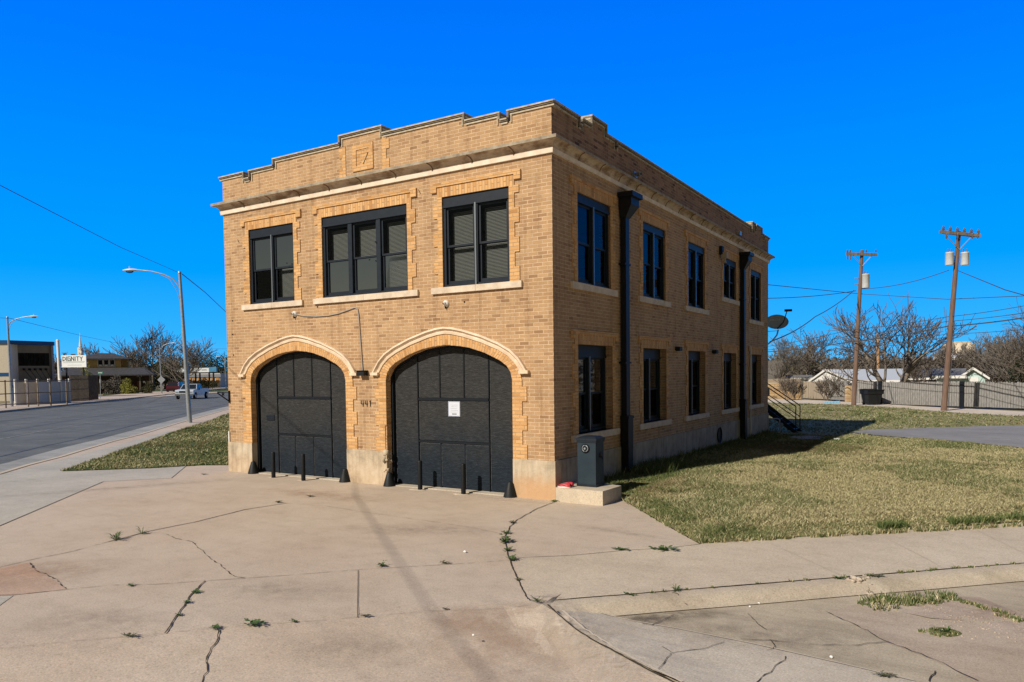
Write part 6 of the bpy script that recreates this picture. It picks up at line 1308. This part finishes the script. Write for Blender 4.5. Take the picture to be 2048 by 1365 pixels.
# ---------------------------------------------------------------- right: houses
def gable(lab, px0, px1, D, z_e, z_r, depth, wall, roof, ridge_x=True, name='house', win=(), px_ridge=None, over=.25, doors=()):
    pc = (px0+px1)/2; t = local(name, lab, 'building', frame_at(pc, D), None, FA(pc)); x0, x1 = lx(px0, pc, D), lx(px1, pc, D); ze, zr = lz(z_e, pc, D), lz(z_r, pc, D)
    if ridge_x:   # eave towards us
        b = MB(); b.box(x0, x1, 0, depth, -.1, ze); b.build('wall', wall, t); b = MB(); ym = depth/2
        b.slab([(-over, ze-.06), (ym, zr-.06), (depth+over, ze-.06), (depth+over, ze+.04), (ym, zr+.06), (-over, ze+.04)], x0-over, x1+over, lambda u, v, d: (d, u, v)); b.build('roof', roof, t)
        b = MB(); b.box(x0-over, x1+over, -over-.03, -over, ze-.16, ze+.05); b.build('fascia', M['white'], t)
    else:         # gable towards us
        xm = (x0+x1)/2 if px_ridge is None else lx(px_ridge, pc, D); b = MB(); b.slab([(x0, -.1), (x1, -.1), (x1, ze), (xm, zr), (x0, ze)], 0, depth, lambda u, v, d: (u, d, v)); b.build('wall', wall, t)
        b = MB(); s_l = (zr-ze)/(xm-x0); s_r = (zr-ze)/(x1-xm); b.slab([(x0-over, ze-over*s_l+.02), (xm, zr+.02), (x1+over, ze-over*s_r+.02), (x1+over, ze-over*s_r+.14), (xm, zr+.16), (x0-over, ze-over*s_l+.14)], -over+.03, depth, lambda u, v, d: (u, d, v)); b.build('roof', roof, t)
        b = MB(); b.slab([(x0-over, ze-over*s_l-.04), (xm, zr-.04), (x1+over, ze-over*s_r-.04), (x1+over, ze-over*s_r+.13), (xm, zr+.15), (x0-over, ze-over*s_l+.13)], -over-.02, -over+.028, lambda u, v, d: (u, d, v)); b.build('fascia', M['white'], t)
    for (a, c_, za, zb) in win:
        xa, xb = lx(a, pc, D), lx(c_, pc, D); b = MB(); b.box(xa, xb, -.05, .02, lz(zb, pc, D), lz(za, pc, D)); fo = b.build('window', M['white'], t); b = MB(); b.box(xa+.08, xb-.08, -.07, -.051, lz(zb, pc, D)+.08, lz(za, pc, D)-.08); b.build('pane', M['car_glass'], fo)
    for (a, c_, za) in doors: b = MB(); b.box(lx(a, pc, D), lx(c_, pc, D), -.04, .02, 0, lz(za, pc, D)); b.build('door', M['white'], t)
    return t
mint = noisy('mint_siding', (.50, .66, .64), (.44, .60, .58), 2, .8); palew = noisy('pale_siding', (.66, .72, .74), (.58, .64, .67), 2, .8)
M['tin'] = noisy('corrugated_tin', (.50, .54, .57), (.38, .42, .45), 30, .5, .8, 40, metal=0, stretch=(9, .3, 1))
gable('white garage gable in front of the tin roof, behind the brush', 1617, 1700, 65, 764, 741.5, 1.2, M['white'], M['grey_shingle'], False, 'garage', px_ridge=1650, over=.15)
t = gable('long low building with a pale corrugated tin roof behind the board fence', 1646, 1800, 67, 762, 740, 7, M['twig'], M['tin'], True, 'long_shed', over=.3)
gable('small pale mint shed with a white-edged gable and garage door', 1922, 1970, 56, 753.5, 738.5, 6, mint, M['grey_shingle'], False, 'shed', doors=((1937, 1957, 754),), over=.3)
gable('pale wing of the mint shed with a grey shingle roof', 1873, 1924, 56.5, 753, 739, 5, palew, M['grey_shingle'], True, 'shed_wing', over=.3)
gable('dark-roofed low house between the big tree and the mint shed', 1795, 1872, 78, 757, 739, 8, M['bark'], M['shingle'], True, 'house', win=((1820, 1832, 754, 762),))
gable('dark-roofed house rising behind the mint shed', 1885, 1990, 84, 750, 720, 9, M['white'], M['shingle'], True, 'house')
gable('white gabled house with small windows right of the mint shed', 1972, 1998, 80, 750, 738, 8, M['white'], M['grey_shingle'], False, 'house', win=((1975, 1980, 746, 756), (1983, 1989, 746, 756)))
gable('grey-roofed house at the right edge behind the brush', 2008, 2080, 82, 752, 744, 8, palew, M['grey_shingle'], True, 'house', win=((2015, 2021, 752, 760),))
gable('low pale shed roof left of the white garage', 1572, 1620, 78, 757, 752, 4, palew, M['grey_shingle'], True, 'low_shed')
gable('brown-roofed house seen between the dish and the stairs', 1500, 1566, 76, 765, 722, 8, noisy('red_brick_house', (.22, .11, .08), (.28, .14, .10), 4, .9), M['leaf_brown'], True, 'house')
gable('far white warehouse behind the utility pole', 1866, 1945, 230, 716, 708, 20, M['white'], M['white'], True, 'warehouse')
t = local('grain_silo', 'pale concrete grain silo far behind the leaning utility pole', 'silo', frame_at(1917, 300), None, FACE); b = MB()
for k in (-1, 0, 1): b.lathe([(2.2, 0), (2.2, lz(690, 1917, 300)), (2.0, lz(690, 1917, 300)+.5)], (k*4.2, 0, 0), 16)
b.build('drum', M['alley'], t); b = MB(); b.box(-2, 4, -1.5, 1.5, lz(690, 1917, 300), lz(684, 1917, 300)); b.build('headhouse', M['alley'], t)
# ---------------------------------------------------------------- trees
def at(px, D): return leanto(frame_at(px, D))
branch_tree('bare_tree', 'big gnarled leafless tree with two trunks behind the grey board fence', at(1786, 55), 8.4, .95, 12, .27, 4, 2, lean=math.pi*.97, wob=.34, kids=3, fork=.3, ratio=(.62, .95), rmin=.02)
branch_tree('bare_tree', 'leafless tree reaching in from the right edge under the wires', at(2105, 50), 7.2, 1.1, 33, .22, 4, 1, lean=math.pi, wob=.3, kids=4, droop=.04, ratio=(.6, .95), rmin=.016)
branch_tree('bare_tree', 'grey spreading leafless tree behind the white garage', at(1612, 80), 7.4, 1.0, 5, .17, 4, 1, wob=.3, kids=4, fork=.15, ratio=(.6, .9), rmin=.02)
branch_tree('bare_tree', 'thin leafless tree between the dish and the spreading grey tree', at(1560, 74), 6.0, .9, 8, .10, 4, 1, twm='twig_grey', fork=.15)
branch_tree('bare_tree', 'leafless tree behind the single-transformer pole', at(1693, 80), 7.2, 1.0, 9, .15, 4, 1, twm='twig', kids=3, ratio=(.6, .9))
branch_tree('bare_tree', 'small leafless tree left of the leaning utility pole', at(1838, 62), 3.9, .9, 15, .10, 4, 1)
branch_tree('bare_tree', 'small leafless tree in front of the silo', at(1912, 70), 5.0, .9, 16, .10, 4, 1)
for i, (px, D, h) in enumerate(((1950, 72, 4.6), (1985, 66, 5.2), (2008, 68, 5.8), (2035, 62, 6.2), (2062, 64, 6.0))):
    branch_tree('bare_tree', ['leftmost rounded leafless tree in the clump right of the mint shed', 'rounded leafless tree over the mint shed gable, second in the clump', 'middle tree of the leafless clump on the right', 'tall rounded leafless tree near the right edge of the clump', 'last leafless tree of the clump at the right edge'][i], at(px, D), h, .8, 40+i, .12, 4, 3, 'rounded leafless trees on the right', kids=4, fork=.1, twm='twig_grey' if i % 2 else 'twig')
for i, (px, D, h) in enumerate(((1655, 59, 1.7), (1668, 60, 2.2), (1684, 58, 1.8), (1576, 59, 2.1), (1592, 60, 1.7))):
    branch_tree('bare_shrub', ['leftmost leafless shrub before the tan board fence', 'tallest leafless shrub before the tan board fence', 'leafless shrub right beside the stone pillar', 'leafless shrub before the stone wall, nearer the stairs', 'leafless shrub before the right end of the stone wall'][i], at(px, D), h, .7, 60+i, .025, 3, 4, 'leafless shrubs along the alley', kids=3)
leafy('dark_shrub', 'dense dark evergreen shrub above the fence at the right edge', 'shrub', at(2048, 52), 1.1, 4.4, 3800, .10, 77, 'leaf_dark', cz=1.7)
# brush and tree line on the right
for i, (px, D, rad, h, mt) in enumerate(((1545, 110, 5, 6.0, 'leaf_olive'), (1580, 120, 5, 5.6, 'leaf_brown'), (1640, 130, 6, 4.6, 'leaf_brown'), (1690, 120, 7, 5.4, 'leaf_brown'), (1730, 118, 7, 6.2, 'leaf_brown'), (1775, 125, 7, 5.8, 'leaf_brown'), (1825, 120, 6, 4.6, 'leaf_brown'), (1870, 150, 6, 4.4, 'leaf_brown'), (1960, 140, 7, 5.2, 'leaf_brown'), (2020, 120, 6, 6.2, 'leaf_brown'), (2075, 110, 6, 6.4, 'leaf_dark'))):
    labs = ['olive rounded tree behind the satellite dish', 'brown brushy tree right of the dish', 'low brown tree crown beyond the white garage', 'brown tree crown left of the single-transformer pole', 'broad brown tree crown beyond the tin roof', 'brown tree crown behind the big leafless tree', 'brown tree crown beyond the low dark-roofed house', 'low brown tree crown before the far warehouse', 'brown tree crown behind the mint shed', 'brown tree crown behind the clump on the right', 'dark tree crown at the right edge']
    h *= .8; leafy('distant_tree', labs[i], 'tree', at(px, D), rad, h, 2600, .26, 80+i, mt, trunk=.6, group='trees beyond the alley', cz=h*.5)
# left side trees
branch_tree('bare_tree', 'tall upright leafless tree behind the yellow house', at(305, 135), 12.6, .9, 21, .26, 4, 1, kids=4, fork=.1, wob=.16, ratio=(.6, .95), rmin=.035)
branch_tree('bare_tree', 'wide leafless tree leaning over the parked red SUV', at(362, 128), 9.6, 1.0, 22, .25, 4, 1, lean=0, kids=4, fork=.1, wob=.2, twm='twig_grey', ratio=(.6, .95), rmin=.03)
branch_tree('bare_tree', 'leafless tree directly behind the steeple and the billboard', at(186, 150), 9.8, .8, 23, .22, 4, 1, kids=4, fork=.1, rmin=.035, wob=.2)
branch_tree('bare_tree', 'leafless tree just left of the steeple', at(148, 160), 8.2, .9, 24, .18, 4, 1, kids=4, fork=.1, rmin=.035)
branch_tree('bare_tree', 'slim leafless tree above the right end of the upper roof', at(222, 150), 8.3, .8, 25, .15, 4, 1, kids=4, fork=.1, rmin=.035)
branch_tree('bare_tree', 'slim leafless tree between the yellow house and the tall leafless tree', at(248, 150), 8.8, .8, 26, .15, 4, 1, kids=4, fork=.1, rmin=.035)
branch_tree('bare_tree', 'leafless twiggy tree behind the white pole', at(118, 120), 6.5, .9, 27, .15, 4, 1, kids=4, fork=.1, rmin=.035)
for i, (px, D, rad, h, mt) in enumerate(((275, 150, 5, 6.6, 'leaf_olive'), (302, 145, 5, 6.6, 'leaf_olive'), (330, 150, 5.5, 5.8, 'leaf_olive'), (352, 165, 6, 6.4, 'leaf_dark'), (385, 185, 7, 6.6, 'leaf_dark'), (415, 190, 7, 7.8, 'leaf_dark'), (440, 180, 7, 8.2, 'leaf_dark'), (466, 190, 7, 8.4, 'leaf_dark'), (100, 200, 7, 6, 'leaf_brown'), (60, 200, 7, 5, 'leaf_dark'), (240, 170, 6, 5.2, 'leaf_brown'))):
    labs = ['olive tree nearest the yellow house roof', 'olive tree under the tall leafless tree', 'olive tree behind the diamond sign', 'dark tree behind the leaning leafless tree', 'dark tree left of the shop fascia', 'dark tree behind the white shop fascia', 'dark rounded tree behind the blue shop fascia', 'dark tree touching the left edge of the brick building', 'brown tree behind the white pole', 'dark tree behind the office block', 'brown tree behind the upper roof of the yellow house']
    leafy('distant_tree', labs[i], 'tree', at(px, D), rad, h, 3000, .24, 120+i, mt, trunk=.6, group='trees beyond the main street', cz=h*.5)
# far wood closing the horizon on both sides
g = np.random.default_rng(5); Vs = []
for k in range(300):
    az = math.radians(-100+160*k/300); Dk = 330+60*math.sin(k*1.7); c_ = Vector((CAM.x+math.sin(az)*Dk, CAM.y+math.cos(az)*Dk, 0)); hh = 5+2.5*math.sin(k*.9)+1.5*math.sin(k*2.3)
    n = 260; p = np.array([c_.x, c_.y, hh*.35])+g.normal(0, 1, (n, 3))*np.array([4.5, 4.5, hh*.3]); a = g.normal(0, 1, (n, 3)); b_ = g.normal(0, 1, (n, 3)); s_ = .55; Vs.append(np.stack([p-a*s_, p+b_*s_*.6, p+a*s_, p-b_*s_*.6], 1).reshape(-1, 3))
for k in range(240):  # unseen nearer ring of trees, added to darken the window reflections
    az = math.radians(8+250*k/240); Dk = 105+25*math.sin(k*1.7); c_ = (CAM.x+math.sin(az)*Dk, CAM.y+math.cos(az)*Dk); hh = 8+3*math.sin(k*.9)+2*math.sin(k*2.3)
    n = 260; p = np.array([c_[0], c_[1], hh*.4])+g.normal(0, 1, (n, 3))*np.array([3.0, 3.0, hh*.3]); a = g.normal(0, 1, (n, 3)); b_ = g.normal(0, 1, (n, 3)); s_ = .4; Vs.append(np.stack([p-a*s_, p+b_*s_*.6, p+a*s_, p-b_*s_*.6], 1).reshape(-1, 3))
V = np.concatenate(Vs); me = tri_mesh('far_wood', V, np.arange(len(V)).reshape(-1, 4), np.zeros(len(V)//4), [M['leaf_brown']]); o = bpy.data.objects.new('far_wood', me); C.objects.link(o); tag(o, 'far-off brown wood closing the horizon all round', 'wood', None, 'stuff')
